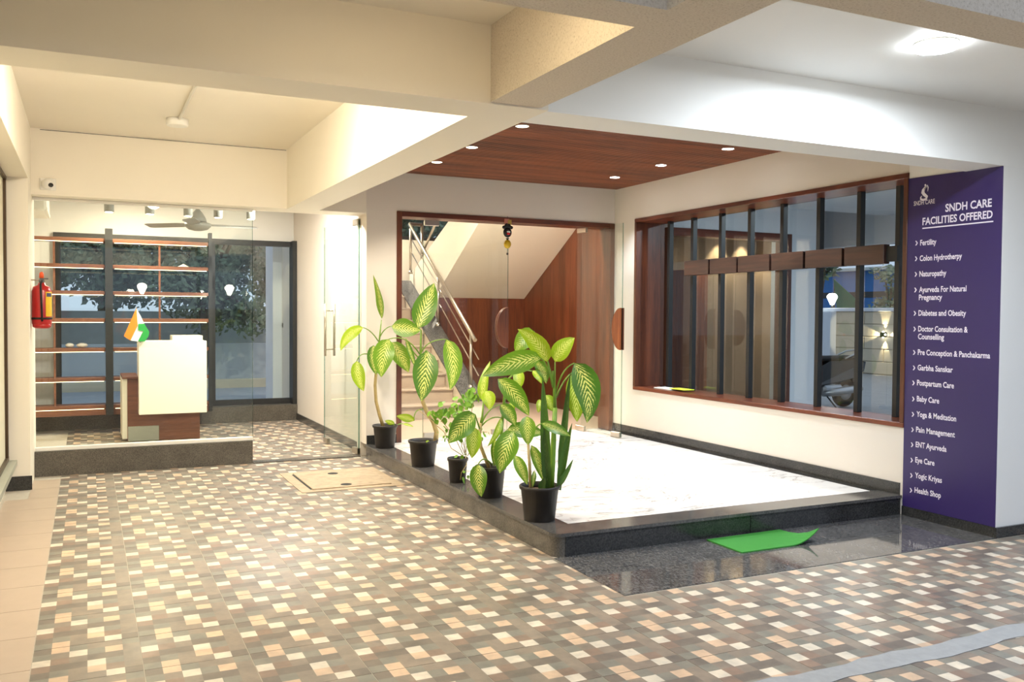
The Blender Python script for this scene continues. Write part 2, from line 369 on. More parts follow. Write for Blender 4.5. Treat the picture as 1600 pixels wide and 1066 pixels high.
part('gap', MB().box(1.585, 1.6, 7.0, 7.7, .0042, .0055), 'rubber_black', man)

# ---- raised platform
pl = struct('platform', MB().box(2.44, XW, 4.49, YW, -.005, .118), 'concrete', 'raised entrance platform of white marble edged with dark granite', 'platform')
for (x0, x1) in ((2.615, 3.90), (3.901, XW-.085)):
    ys = [4.665, 5.46, 6.26, 7.06, 7.86, 8.50]
    for a, b_ in zip(ys, ys[1:]): part('marble_tile', MB().box(x0, x1-.0012, a, b_-.0012, .1185, KZ), 'marble_white', pl)
# kerb: risers and tops
for a, b_ in ((4.53, 6.10), (6.102, 7.30), (7.302, YW)): part('kerb_riser', MB().cbox(2.42, 2.4399, a, b_-.002, -.004, KZ-.0205, .002), 'granite_warm_lit', pl)
for a, b_ in ((2.485, 3.85), (3.852, XW)): part('kerb_riser', MB().cbox(a, b_-.002, 4.467, 4.4899, -.004, KZ-.0205, .002), 'granite_dark', pl)
ang = [math.pi+math.pi/2*k/6 for k in range(7)]
part('kerb_corner', MB().prism([(2.4839+.064*math.cos(a), 4.5299+.063*math.sin(a)) for a in ang]+[(2.4839, 4.5299)], 'z', -.004, KZ-.0205), 'granite_warm_lit', pl)
cr = [(2.47+.062*math.cos(a), 4.52+.062*math.sin(a)) for a in ang]
part('kerb_top', MB().prism(cr+[(3.85, 4.458), (3.85, 4.663), (2.613, 4.663)], 'z', KZ-.02, KZ), 'granite_sheen', pl)
part('kerb_top', MB().prism([(3.852, 4.458), (XW, 4.458), (XW, 4.663), (3.852, 4.663)], 'z', KZ-.02, KZ), 'granite_sheen', pl)
part('kerb_top', MB().prism([(2.408, 4.522), (2.613, 4.665), (2.613, 6.10), (2.408, 6.10)], 'z', KZ-.02, KZ), 'granite_sheen', pl)
for a, b_ in ((6.102, 7.30), (7.302, YW)): part('kerb_top', MB().cbox(2.408, 2.613, a, b_-.002, KZ-.02, KZ, .003), 'granite_sheen', pl)
part('border_strip', MB().box(XW-.084, XW-.012, 4.665, YW, KZ-.02, KZ+.0005), 'granite_dark', pl)
# granite slab at the foot of the step
gs = struct('granite_apron', MB().box(2.41, XW, 3.722, 4.467, -.0075, -.004), 'grout', 'polished dark granite apron at the foot of the step', 'floor')
for a, b_ in ((2.412, 3.855), (3.8565, XW-.001)): part('granite_slab', MB().box(a, b_, 3.724, 4.4655, -.004, .003), 'granite_floor', gs)

# ---- walls
wb = MB(); wb.box(2.42, 2.722, YW, YW+.2, KZ, ZB); wb.box(2.42, XW, YW, YW+.2, 2.402, 2.95); wb.box(2.42, 2.722, YW, YW+.2, ZB, 2.402)
wb.box(2.42, 2.722, YW+.2, YW+.32, -.005, 2.95); wb.box(2.485, 2.72, YW+.32, 13.9, -.005, 4.2)
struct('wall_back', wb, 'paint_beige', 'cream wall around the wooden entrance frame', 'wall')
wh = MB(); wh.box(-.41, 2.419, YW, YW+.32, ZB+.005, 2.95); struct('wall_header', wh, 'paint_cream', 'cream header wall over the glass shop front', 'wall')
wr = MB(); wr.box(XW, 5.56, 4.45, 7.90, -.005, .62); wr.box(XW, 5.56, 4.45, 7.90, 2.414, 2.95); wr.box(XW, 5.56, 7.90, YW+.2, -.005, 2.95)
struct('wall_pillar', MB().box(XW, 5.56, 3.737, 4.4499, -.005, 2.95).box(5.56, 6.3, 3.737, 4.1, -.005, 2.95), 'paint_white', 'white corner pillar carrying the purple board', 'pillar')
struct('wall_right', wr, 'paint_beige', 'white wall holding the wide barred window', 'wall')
# left wall with a recessed window
WL = -.41
wl = MB(); wl.box(-.75, WL, 7.90, 8.75, -.005, 2.95); wl.box(-.75, WL, 1.0, 7.90, 2.44, 2.95); wl.box(-.75, -.58, 1.0, 7.90, -.005, .24); wl.box(-.75, WL, .2, 1.0, -.005, 2.95)
struct('wall_left', wl, 'paint_cream', 'cream left wall with a deep window recess', 'wall')
bl = MB().box(WL-.18, WL+.012, 7.888, 7.8999, -.004, .11); struct('baseboard_left', bl, 'granite_dark', 'black granite skirting round the left pier', 'skirting')
w1 = empty('window_1', (-.6, 4.5, .24), 'recessed left window with bronze frame and pale panes', 'window', kind='structure')
for a in (1.03, 3.3, 5.55, 7.82): part('window_frame', MB().box(-.60, -.555, a, a+.05, .27, 2.41), 'bronze_frame', w1)
part('window_frame', MB().box(-.60, -.555, 1.0, 7.9, .24, .27), 'bronze_frame', w1); part('window_frame', MB().box(-.60, -.555, 1.0, 7.9, 2.41, 2.44), 'bronze_frame', w1)
for a, b_ in ((1.08, 3.3), (3.35, 5.55), (5.6, 7.82)): part('pane', MB().box(-.585, -.575, a, b_, .27, 2.41), 'frosted', w1)
part('sill', MB().box(-.58, -.50, 1.0, 7.9, .20, .24), 'steel_plate', w1)
# skirtings
br = MB().box(XW-.012, XW-.0001, 4.475, YW, KZ, KZ+.085); struct('baseboard_right', br, 'granite_dark', 'dark granite skirting under the barred window', 'skirting')
bb = MB().box(2.425, 2.7215, YW-.012, YW-.0001, KZ, KZ+.085); struct('baseboard_back', bb, 'granite_dark', 'short dark skirting beside the wooden entrance frame', 'skirting')
bc = MB(); bc.box(XW-.012, XW-.0001, 3.737, 4.45, 0.003, .068); bc.box(XW-.012, 6.3, 3.722, 3.7369, 0.003, .068)
struct('baseboard_pillar', bc, 'granite_dark', 'black skirting round the pillar under the purple board', 'skirting')
bs = MB().box(2.472, 2.4849, 8.66, 11.72, 0, .09); struct('baseboard_shop', bs, 'granite_dark', 'dark skirting along the shop side wall', 'skirting')

# ---- beams and ceilings
def beam(name, x0, x1, y0, y1, z0, z1, mat, label): return struct(name, MB().box(x0, x1, y0, y1, z0, z1), mat, label, 'beam')
beam('trim_1', -.75, 1.957, 3.715, 4.002, ZB, 2.95, 'paint_cream', 'wide cream cross beam over the mosaic floor')
beam('trim_2', 1.957, 6.3, 3.735, 4.002, ZB, 2.95, 'paint_white', 'white cross beam along the edge of the platform')
beam('trim_3', 1.667, 1.957, 4.002, 8.31, ZB, 2.95, 'paint_cream', 'cream beam running in between shop bay and slatted ceiling')
beam('trim_4', 1.66, 1.918, 1.0, 3.715, ZB+.008, 2.95, 'plaster_coarse', 'coarse plastered beam running out towards the street')
beam('trim_5', -.75, 1.66, 2.353, 2.537, ZB+.008, 2.95, 'plaster_coarse', 'coarse plastered cross beam over the left front bay')
beam('trim_6', 1.918, 9.0, 1.93, 2.112, ZB+.008, 2.95, 'plaster_coarse', 'coarse plastered edge beam in front of the round lamp')
def ceil(name, x0, x1, y0, y1, z, mat, label): return struct(name, MB().box(x0, x1, y0, y1, z, 2.951), mat, label, 'ceiling')
ceil('ceiling_front', -.75, 1.66, 2.537, 3.715, 2.712, 'paint_cream', 'cream ceiling of the narrow left front bay')
ceil('ceiling_lamp_bay', 1.918, 6.3, 2.112, 3.735, 2.712, 'paint_white', 'white ceiling carrying the bright round lamp')
ceil('ceiling_shop_bay', -.41, 1.667, 4.002, YW, 2.905, 'paint_cream', 'cream ceiling before the shop front')
ceil('ceiling_platform', 1.957, XW, 4.002, YW, 2.806, 'black_frame', 'dark backing above the wooden ceiling slats')
struct('ceiling', MB().box(-3, 2.72, 1.93, 12.3, 2.952, 3.1).box(2.721, 9.6, 1.93, 8.51, 2.952, 3.1).box(5.91, 9.6, 8.51, 12.3, 2.952, 3.1), 'paint_grey_white', 'concrete roof slab over the whole porch', 'ceiling')
struct('trim_7', MB().box(-.34, 1.66, YW-.004, YW-.0002, 2.893, 2.897), 'black_frame', 'thin dark crack line along the top of the header wall', 'crack')
# slatted wood ceiling
sc = empty('slat_ceiling', (3.6, 6.2, 2.77), 'brown wooden slat ceiling over the marble platform', 'ceiling panel', kind='structure')
sm = MB().box(1.96, XW-.003, 0, .0235, 2.768, 2.805).mesh('slat'); sm.materials.append(MATS['wood_slat'])
ns = int((8.30-4.006)/.0345)
for k in range(ns):
    o = bpy.data.objects.new('slat', sm); COL.objects.link(o); o.location = (0, 4.006+.0345*k, 0); o.parent = sc; o.matrix_parent_inverse = Matrix.Translation((-3.6, -6.2, -2.77))
# recessed spots
SP = [(2.853, 5.82, 0), (2.846, 6.74, 0), (2.844, 7.54, 0), (4.72, 7.54, 1), (4.71, 6.74, 1), (4.73, 5.83, 1)]
WARM, COOL = (1.0, .88, .70), (.82, .91, 1.0)
spl = ['recessed ceiling spot at the inner left corner of the slats by the street', 'middle spot of the recessed row nearest the cream beam', 'recessed spot of the beam row nearest the entrance wall',
       'recessed spot of the window row nearest the entrance wall', 'middle spot of the recessed row above the barred window', 'recessed spot of the window row nearest the street']
for k, (x, y, c) in enumerate(SP):
    t = empty('recessed_spot', (x, y, 2.768), spl[k], 'ceiling light', 'recessed spots in the slat ceiling')
    part('rim', MB().lathe([(.052, -.004), (.052, 0), (.046, 0), (.046, -.004), (.052, -.004)], (x, y, 2.768), 20, caps=False), 'plastic_white', t)
    part('diffuser', MB().lathe([(.045, -.003), (.045, -.001)], (x, y, 2.768), 20), 'led_cool' if c else 'led_warm', t)
    lamp('spot_light', 'SPOT', (x, y, 2.755), 72 if c else 62, COOL if c else WARM, t, .04, 114, .55)

# ================================================================ ENTRANCE (wood frame, glass doors)
d1 = empty('door_1', (3.9, 8.4, KZ), 'wooden framed glass entrance with half-moon handles', 'door', kind='structure')
part('door_frame', MB().cbox(2.722, 2.774, YW-.012, YW+.22, KZ, 2.40, .003), 'wood_z', d1)
part('door_frame', MB().cbox(5.15, XW-.001, YW-.012, YW+.22, KZ, 2.40, .003), 'wood_z', d1)
part('door_frame', MB().cbox(2.774, 5.15, YW-.012, YW+.22, 2.35, 2.40, .003), 'wood_x', d1)
YD = 8.46; XH1, XF1, XH2 = 3.055, 3.99, 4.83
def pane_box(mb, x0, x1, y, z0, z1, t=.010): mb.box(x0, x1, y-t/2, y+t/2, z0, z1); return mb
part('side_pane', pane_box(MB(), 2.776, XH1-.006, YD, KZ+.002, 2.348), 'glass_clear', d1)
part('side_pane', pane_box(MB(), XH2+.06, 5.148, YD, KZ+.002, 2.348), 'glass_clear', d1)
def half_moon(mb, x, y, z, r, side, th=.02, n=18):
    poly = [(x+side*r*.62*math.sin(math.pi*k/n), z+r*math.cos(math.pi*k/n)) for k in range(n+1)]
    mb.prism(poly if side < 0 else poly[::-1], 'y', y-th/2, y+th/2); return mb
ld = part('glass_door', pane_box(MB(), XH1, XF1, YD, KZ+.012, 2.342), 'glass_clear', d1)
part('edge_strip', MB().box(XF1, XF1+.003, YD-.005, YD+.005, KZ+.012, 2.342), 'glass_edge', ld); part('edge_strip', MB().box(XH1-.004, XH1-.001, YD-.005, YD+.005, KZ+.012, 2.342), 'glass_edge', ld)
for sy in (-1, 1): part('half_moon_handle', half_moon(MB(), XF1, YD+sy*.018, 1.262, .215, -1), 'wood_z', ld)
for z in (KZ+.006, 2.29): part('patch_fitting', MB().cbox(XH1+.005, XH1+.16, YD-.016, YD+.016, z, z+.055, .003), 'steel', ld)
part('lock_fitting', MB().cbox(XF1-.18, XF1-.02, YD-.016, YD+.016, KZ+.006, KZ+.06, .003), 'steel', ld)
# right leaf swung out towards the street
h = Vector((XH2, YD)); e = Vector((4.925, 7.70)); dv = (e-h); wdt = dv.length; angd = math.atan2(dv.y, dv.x)
rd = empty('open_glass_door', (h.x, h.y, KZ)); rd.parent = d1; rd.matrix_parent_inverse = d1.matrix_basis.inverted()
def local(mb, name, mat, par): # built in door space then swung
    o = mb.build(name, mat); o.parent = par; return o
rd.rotation_euler = (0, 0, angd)
local(MB().box(0, wdt, -.005, .005, .012, 2.202), 'glass_leaf', 'glass_clear', rd)
local(MB().box(wdt, wdt+.003, -.005, .005, .012, 2.202), 'edge_strip', 'glass_edge', rd)
for sy in (-1, 1): local(half_moon(MB(), wdt, sy*.018, 1.122, .215, -1), 'half_moon_handle', 'wood_orange' if sy < 0 else 'wood_z', rd)
local(MB().cbox(.005, .16, -.016, .016, .006, .06, .003), 'patch_fitting', 'steel', rd); local(MB().cbox(.005, .16, -.016, .016, 2.15, 2.204, .003), 'patch_fitting', 'steel', rd)
local(MB().cbox(wdt-.15, wdt-.01, -.016, .016, .006, .06, .003), 'lock_fitting', 'steel', rd)
# hanging charm on the frame
ch = empty('hanging_charm', (3.60, 8.29, 2.40), 'small hanging charm with painted face and yellow bead under the wooden frame', 'ornament')
cx = ony(793, 350, 8.285).x; cy_ = 8.285
part('tassel', MB().cbox(cx-.035, cx+.02, cy_-.008, cy_+.008, 2.335, 2.385, .004), 'charm_pink', ch); part('tassel', MB().cbox(cx+.0, cx+.042, cy_-.012, cy_+.006, 2.325, 2.375, .004), 'charm_gold', ch)
fc = MB(); fc.ball((cx, cy_, 2.245), .048, .02, .052); [fc.ball((cx+dx_, cy_-.004*abs(dx_)*20, 2.300+dz_), .019, .016, .018, 10, 7) for dx_, dz_ in ((-.042, -.004), (-.022, .006), (0, .008), (.022, .006), (.042, -.004), (-.012, .022), (.012, .022))]; fc.lathe([(.02, 2.185), (.004, 2.165)], (cx, cy_, 0), 10); face = part('painted_face', fc, 'charm_dark', ch)
part('mouth', MB().ball((cx+.004, cy_-.018, 2.232), .02, .006, .013), 'tail_red', face); part('eye_patch', MB().ball((cx+.004, cy_-.016, 2.25), .022, .006, .011), 'plastic_white', face)
part('string', MB().tube([(cx, cy_, 2.41), (cx, cy_, 2.02)], .002, 6), 'charm_dark', ch)
part('yellow_bead', MB().ball((cx, cy_, 2.125), .038, .038, .046), 'bead_yellow', ch); part('end_bead', MB().ball((cx, cy_, 2.025), .012), 'charm_dark', ch)

# ================================================================ FOYER
ff = struct('floor_foyer', MB().box(2.72, 6.3, YW+.2, 14.4, -.11, KZ-.001), 'tile_plain', 'pale foyer floor behind the glass doors', 'floor')
fw_ = MB(); fw_.box(5.72, 5.90, YW+.2, 13.75, KZ, 4.2); struct('wall_foyer_right', fw_, 'wood_z', 'reddish wood panelled foyer wall under the stairs', 'wall')
for k in range(1, 4): pass
fb = MB(); fb.box(4.38, 5.72, 11.55, 11.62, KZ, 1.63); struct('wall_foyer_back', fb, 'wood_z', 'dark wood panel closing the space under the landing', 'wall')
wlb = MB(); wlb.box(2.72, 3.0, 13.75, 13.9, KZ, 4.2); wlb.box(3.0, 5.9, 13.75, 13.9, KZ, 2.60); wlb.box(2.72, 5.9, 13.75, 13.9, 3.7, 4.2); struct('wall_landing', wlb, 'paint_cream', 'pale wall behind the stair landing', 'wall')
w2 = empty('window_2', (4.4, 13.8, 2.62), 'landing window with dark frame and treetops behind', 'window', kind='structure')
part('window_frame', MB().box(3.0, 5.9, 13.78, 13.83, 2.60, 2.66), 'black_frame', w2); part('window_frame', MB().box(4.95, 5.0, 13.78, 13.83, 2.66, 3.7), 'black_frame', w2); part('pane', MB().box(3.0, 4.95, 13.80, 13.806, 2.66, 3.7), 'glass_grey', w2); part('pane', MB().box(5.0, 5.9, 13.80, 13.806, 2.66, 3.7), 'glass_grey', w2)
# lower flight
st = struct('staircase', MB().box(2.73, 4.22, 12.62, 13.75, 1.63, 1.80), 'paint_cream', 'pale tiled staircase rising behind the glass doors', 'stairs')
RI, GO, Y0 = .168, .265, 10.05
for k in range(1, 11):
    y0 = Y0+GO*(k-1); z1 = KZ+RI*k
    part('riser', MB().box(2.73, 4.12, y0, y0+.02, z1-RI+.001, z1-.022), 'tile_plain', st)
    part('tread', MB().cbox(2.73, 4.12, y0-.02, y0+GO+.0 if k < 10 else 12.9, z1-.022, z1, .004), 'marble_white' if False else 'tile_plain', st)
strp = MB().prism([(Y0-.12, KZ), (Y0-.12, KZ+.20), (12.55, 1.86), (12.55, 1.62), (Y0+.25, KZ)], 'x', 4.122, 4.20); part('stringer', strp, 'paint_cream', st)
cop = MB().prism([(Y0-.15, KZ+.205), (Y0-.15, KZ+.225), (12.57, 1.895), (12.57, 1.865)], 'x', 4.10, 4.38); part('stringer_coping', cop, 'granite_floor', st)
part('stringer_side', MB().prism([(Y0-.12, KZ), (Y0-.12, KZ+.20), (12.55, 1.86), (12.55, 1.62), (Y0+.25, KZ)], 'x', 4.201, 4.36), 'paint_cream', st)
# upper flight: sloping soffit coming back over the foyer
up = MB().prism([(11.56, 1.63), (9.0, 3.14), (9.0, 3.50), (12.62, 1.98), (12.62, 1.63)], 'x', 4.34, 5.715)
struct('upper_flight', up, 'paint_cream', 'sloping cream soffit of the upper stair flight', 'stairs')
struct('ceiling_foyer', MB().box(2.72, 5.9, YW+.2, 9.0, 3.2, 3.3).box(2.72, 5.9, 9.0, 14.4, 4.2, 4.3), 'paint_cream', 'cream ceiling strip inside the foyer', 'ceiling')
# handrail
hr = empty('stair_railing', (4.29, 10.1, .5), 'brushed steel stair railing with three posts and two thin rails', 'railing')
def rz(y, off): return 1.136+(2.712-1.136)*(y-10.1)/2.4+off
xr = 4.29
part('handrail', MB().tube([(xr, 10.02, rz(10.02, 0)), (xr, 12.5, rz(12.5, 0)), (xr+.02, 12.56, rz(12.5, .02)), (xr+.22, 12.58, rz(12.5, .02))], .026, 10), 'steel', hr)
for y in (10.15, 11.3, 12.45): pst = part('post', MB().tube([(xr, y, rz(y, -.68)), (xr, y, rz(y, -.02))], .02, 10), 'steel', hr); part('flange', MB().lathe([(.035, 0), (.035, .02), (.02, .05)], (xr, y, rz(y, -.69)), 12), 'steel', pst)
for off in (-.22, -.42): part('thin_rail', MB().tube([(xr+.04, 10.0, rz(10.0, off)), (xr+.04, 12.5, rz(12.5, off))], .008, 8), 'steel', hr)
part('return_post', MB().tube([(xr+.22, 12.58, 1.82), (xr+.22, 12.58, rz(12.5, .02))], .02, 10), 'steel', hr)
part('return_rail', MB().tube([(xr+.22, 12.55, rz(12.5, -.4)), (xr+.22, 11.9, rz(12.5, .05))], .018, 8), 'steel', hr)

# ================================================================ BARRED WINDOW
w3 = empty('window_3', (5.35, 6.2, .62), 'wide wooden framed window with black bars and a row of wooden blocks', 'window', kind='structure')
FX0, FX1 = XW-.012, 5.553
part('window_frame', MB().cbox(FX0, FX1, 4.45, 4.488, .655, 2.376, .003), 'wood_z', w3); part('window_frame', MB().cbox(FX0, FX1, 7.862, 7.90, .655, 2.376, .003), 'wood_z', w3)
part('window_frame', MB().cbox(FX0, FX1, 4.45, 7.90, 2.376, 2.414, .003), 'wood_y', w3); part('window_sill', MB().cbox(FX0, FX1, 4.45, 7.90, .62, .655, .003), 'wood_y', w3)
PY = [7.615, 7.22, 6.785, 6.375, 5.955, 5.53, 5.105, 4.735]
for y in PY: part('bar', MB().cbox(5.425, 5.475, y-.021, y+.021, .655, 2.376, .002), 'black_metal', w3)
part('pane', MB().box(5.50, 5.508, 4.488, 7.862, .655, 2.376), 'glass_grey', w3)
BY = [7.267, 6.865, 6.458, 6.021, 5.617, 5.196, 4.787]
for a, b_ in zip(BY, BY[1:]): part('wood_block', MB().cbox(5.36, 5.424, b_+.012, a-.012, 1.80, 1.945, .003), 'wood_block', w3)
part('block_rail', MB().box(5.385, 5.424, 4.70, 7.262, 1.815, 1.93), 'black_metal', w3)
bk = empty('notebook', (5.33, 7.45, .655), 'white and lime note pads left on the window sill', 'notepad')
part('white_pad', MB().cbox(5.24, 5.38, 7.30, 7.58, .6555, .668, .002), 'paper_white', bk); part('lime_pad', MB().cbox(5.26, 5.39, 7.10, 7.34, .6685, .676, .002), 'paper_lime', bk)
tag(MB().tube([(5.42, 7.72, .662), (5.43, 7.58, .662)], .006, 8).build('pen', 'lens_black'), 'black pen lying on the window sill by the note pads', 'pen')

# ================================================================ BEYOND THE WINDOW: second wooden front, parking, street
pk = struct('floor_parking', MB().box(5.57, 24, 4.2, 30, -.11, 0.0), 'concrete', 'grey concrete parking floor beyond the barred window', 'floor')
wf = MB(); wf.box(5.91, 7.73, YW, YW+.15, 2.40, 2.95); wf.box(7.73, 8.19, YW, YW+.35, 0, 2.95); struct('wall_parking', wf, 'paint_grey_white', 'bluish white wall around the second wooden front', 'wall')
d2 = empty('door_2', (6.8, 8.4, 0), 'second wooden framed glass front seen through the bars', 'door', kind='structure')
part('door_frame', MB().cbox(7.61, 7.73, YW-.012, YW+.15, .02, 2.40, .004), 'wood_z', d2); part('door_frame', MB().cbox(5.91, 5.98, YW-.012, YW+.15, .02, 2.40, .004), 'wood_z', d2); part('door_frame', MB().cbox(5.98, 7.61, YW-.012, YW+.15, 2.31, 2.40, .004), 'wood_x', d2)
part('pane', MB().box(5.98, 7.61, YW+.06, YW+.068, .02, 2.31), 'glass_grey', d2)
oc = tag(MB().cbox(6.72, 6.98, 8.95, 9.35, 0.001, 1.98, .004).build('wood_cabinet', 'wood_orange'), 'tall orange wood cabinet standing inside the second wooden front', 'cabinet')
rb = MB(); rb.box(5.91, 8.5, 9.75, 9.85, 0, 2.9); rb.box(5.91, 5.97, 8.47, 9.75, 0, 2.9); rb.box(8.42, 8.5, 8.67, 9.75, 0, 2.9); struct('wall_office', rb, 'curtain_tan', 'tan inner walls of the room behind the second front', 'wall')
struct('ceiling_office', MB().box(5.91, 8.19, YW+.15, 8.67, 2.55, 2.6).box(5.91, 8.5, 8.67, 9.85, 2.55, 2.6), 'wood_x', 'brown ceiling of the room behind the second front', 'ceiling')
for x, lb in ((7.76, 'warm wall washer spot in the office ceiling nearer the wood cabinet'), (8.17, 'warm wall washer spot in the office ceiling by the far corner')):
    t = empty('wall_washer', (x, 9.62, 2.55), lb, 'ceiling light', 'office wall washers'); part('diffuser', MB().lathe([(.03, -.004), (.03, -.0005)], (x, 9.62, 2.55), 14), 'led_warm', t); lamp('wash', 'SPOT', (x, 9.62, 2.53), 45, (1, .80, .55), t, .02, 75, .5)
struct('ceiling_parking', MB().box(5.56, 9.6, 4.1, YW, 2.712, 2.951), 'paint_grey_white', 'pale ceiling of the parking bay behind the window', 'ceiling')
beam('trim_8', 9.3, 9.6, 2.1, 14.6, 2.36, 2.951, 'paint_grey_white', 'pale edge beam of the parking bay')
# boundary wall
bw = struct('wall_boundary', MB().box(17.4, 17.6, 8, 26, -.1, 1.54), 'wall_stone', 'beige boundary wall of stone courses across the parking', 'wall')
for k in range(5):
    for j in range(7):
        y0 = 8+2.5*j+(.0 if k % 2 else .6); part('stone_course', MB().cbox(17.36, 17.3995, y0+.01, min(y0+2.49, 26), .02+.304*k, .02+.304*k+.292, .008), 'wall_stone', bw)
part('wall_coping', MB().cbox(17.32, 17.66, 8, 26, 1.54, 1.63, .01), 'paint_grey_white', bw)
part('wall_pier', MB().cbox(17.15, 17.36, 17.0, 17.55, 0, 1.54, .01), 'paint_grey_white', bw)
wlp = empty('wall_lamp', (17.33, 15.45, .98), 'four-way wall lamp throwing a star of light on the boundary wall', 'lamp')
part('body', MB().cbox(17.24, 17.355, 15.39, 15.51, .92, 1.04, .01), 'black_metal', wlp)
for sy, sz in ((0, 1), (0, -1), (1, 0), (-1, 0)):
    part('lens', MB().ball((17.29, 15.45+sy*.065, .98+sz*.065), .02), 'bulb_white', wlp)
    dr = Vector((.22, sy, sz)); lamp('beam_light', 'SPOT', (17.30, 15.45+sy*.09, .98+sz*.09), 22, (1, .80, .48), wlp, .015, 48, .35, dr.to_track_quat('-Z', 'Y').to_euler())
def gate_lamp(x, y, z, label, group, s=1.0, power=30):
    t = empty('gate_lamp', (x, y, z), label, 'lamp', group)
    part('stem', MB().lathe([(.05*s, 0), (.05*s, .03*s), (.025*s, .05*s), (.025*s, .10*s)], (x, y, z), 12), 'black_metal', t)
    part('shade', MB().lathe([(.05*s, .10*s), (.10*s, .22*s), (.15*s, .32*s), (.15*s, .36*s), (.10*s, .43*s), (.02*s, .45*s)], (x, y, z), 16), 'bulb_white', t)
    return t
gate_lamp(17.45, 17.25, 1.63, 'glowing cup-shaped lamp on the boundary wall beside the green tarpaulin', 'cup lamps', .85)
# street things behind the boundary wall
tq = [onx(1303, 436, 19.6), onx(1310, 500, 19.6), onx(1356, 500, 19.6), onx(1340, 470, 19.6)]
tp = empty('green_tarpaulin', (19.6, 18.5, 0), 'green tarpaulin sloping behind the boundary wall', 'tarpaulin')
part('sheet', MB().prism([(q.y, q.z) for q in tq], 'x', 19.58, 19.61), 'tarp_green', tp)
for q in (tq[0], tq[2]): part('pole', MB().tube([(19.63, q.y, -.12), (19.63, q.y, q.z)], .025, 8), 'bark', tp)
bs_ = empty('blue_shed', (24, 17, 0), 'blue sheet metal shed beyond the boundary wall', 'shed')
part('shed_wall', MB().box(23.5, 26, 14.5, 24.5, -.1, 2.95), 'sheet_blue', bs_); part('shed_roof', MB().box(23.2, 26.3, 14.2, 24.8, 2.95, 3.05), 'sheet_grey', bs_); part('shed_band', MB().box(23.48, 23.499, 14.5, 24.5, 2.05, 2.25), 'black_frame', bs_)

def foliage(name, parent, blobs, n, size, mat='tree_leaf', seed=1):
    rnd = random.Random(seed); mb = MB()
    for _ in range(n):
        c, r = rnd.choice(blobs); d = Vector((rnd.gauss(0, 1), rnd.gauss(0, 1), rnd.gauss(0, 1))).normalized()*(rnd.random()**.45)
        p = Vector(c)+Vector((d.x*r[0], d.y*r[1], d.z*r[2])); a = Vector((rnd.gauss(0, 1), rnd.gauss(0, 1), rnd.gauss(0, 1))).normalized(); b_ = a.orthogonal().normalized(); s_ = size*rnd.uniform(.6, 1.3)
        mb.add([p, p+a*s_*.5+b_*s_*.3, p+a*s_, p+a*s_*.5-b_*s_*.3], [(0, 1, 2, 3)])
    return mb.build(name, mat, parent, kind='stuff')
def tree(name, label, x, y, h, crown, nb, nl, size, seed, r=.11, z0=-.12):
    rnd = random.Random(seed); t = empty(name, (x, y, z0), label, 'tree', 'trees around the building')
    pts = [(x+.06*math.sin(k*1.3+seed), y+.05*math.cos(k+seed), z0+h*k/6) for k in range(7)]
    part('trunk', MB().tube(pts, [r*(1-.08*k) for k in range(7)], 9), 'bark', t)
    bl = []; br_ = MB()
    for k in range(nb):
        a = rnd.uniform(0, 6.28); q = rnd.uniform(.2, 1)*crown; zc = z0+h+rnd.uniform(-.95, 1.35)*crown
        c = (x+q*math.cos(a), y+q*math.sin(a), zc); bl.append((c, (crown*.5, crown*.5, crown*.38))); br_.tube([pts[4], ((x+c[0])/2, (y+c[1])/2, (pts[5][2]+zc)/2+.1), c], [r*.45, r*.3, r*.12], 6)
    part('branches', br_, 'bark', t); foliage('crown', t, bl, nl, size, seed=seed+50); return t
tree('palm_like_tree', 'slim tree beside the cup lamp behind the boundary wall', 18.5, 18.75, 3.0, .45, 12, 700, .22, 3)
tree('broadleaf_tree', 'leafy tree rising over the boundary wall by the blue shed', 21.4, 18.9, 1.9, .75, 18, 2600, .14, 4)

# scooter: rear half shows past the white wall
sx, sy_ = 10.55, 10.28
sco = empty('scooter', (sx, sy_, 0), 'black scooter with silver exhaust parked behind the barred window', 'scooter')
def wheel(x): 
    w = part('wheel', MB().lathe([(.12, -.045), (.19, -.05), (.225, -.03), (.225, .03), (.19, .05), (.12, .045)], (x, sy_, .2255), 22, 'y', caps=True), 'rubber_black', sco)
    part('rim', MB().lathe([(.03, -.052), (.12, -.048), (.12, .048), (.03, .052)], (x, sy_, .2255), 16, 'y'), 'scooter_silver', w)
wheel(sx+.12); wheel(sx-1.13)
bd = MB(); bd.prism([(-.62, .34), (-.60, .60), (-.30, .72), (.30, .74), (.46, .70), (.40, .56), (.22, .46), (-.10, .38)], 'y', -.14, .14); bd.v = [(sx+a, sy_+b_*(1 if .4 < c < .7 else .85), c) for a, b_, c in bd.v]; part('tail_body', bd, 'scooter_black', sco)
part('seat', MB().cbox(sx-.52, sx+.30, sy_-.13, sy_+.13, .725, .80, .03), 'rubber_black', sco)
part('floor_board', MB().cbox(sx-.98, sx-.55, sy_-.16, sy_+.16, .26, .33, .02), 'scooter_black', sco)
leg = MB(); leg.prism([(-1.02, .28), (-.90, .30), (-1.02, .95), (-1.12, .98)], 'y', -.2, .2); leg.v = [(sx+a, sy_+b_, c) for a, b_, c in leg.v]; part('leg_shield', leg, 'scooter_black', sco)
part('front_fender', MB().cbox(sx-1.33, sx-.95, sy_-.07, sy_+.07, .40, .50, .03), 'scooter_black', sco)
hb = part('handlebar', MB().tube([(sx-.98, sy_-.34, 1.02), (sx-1.06, sy_-.1, 1.0), (sx-1.06, sy_+.1, 1.0), (sx-.98, sy_+.34, 1.02)], .018, 8), 'rubber_black', sco); part('headlamp', MB().ball((sx-1.12, sy_, .98), .09, .13, .09), 'scooter_black', hb)
for s_ in (-1, 1): part('mirror', MB().ball((sx-1.0, sy_+s_*.30, 1.20), .02, .07, .05), 'scooter_black', sco)
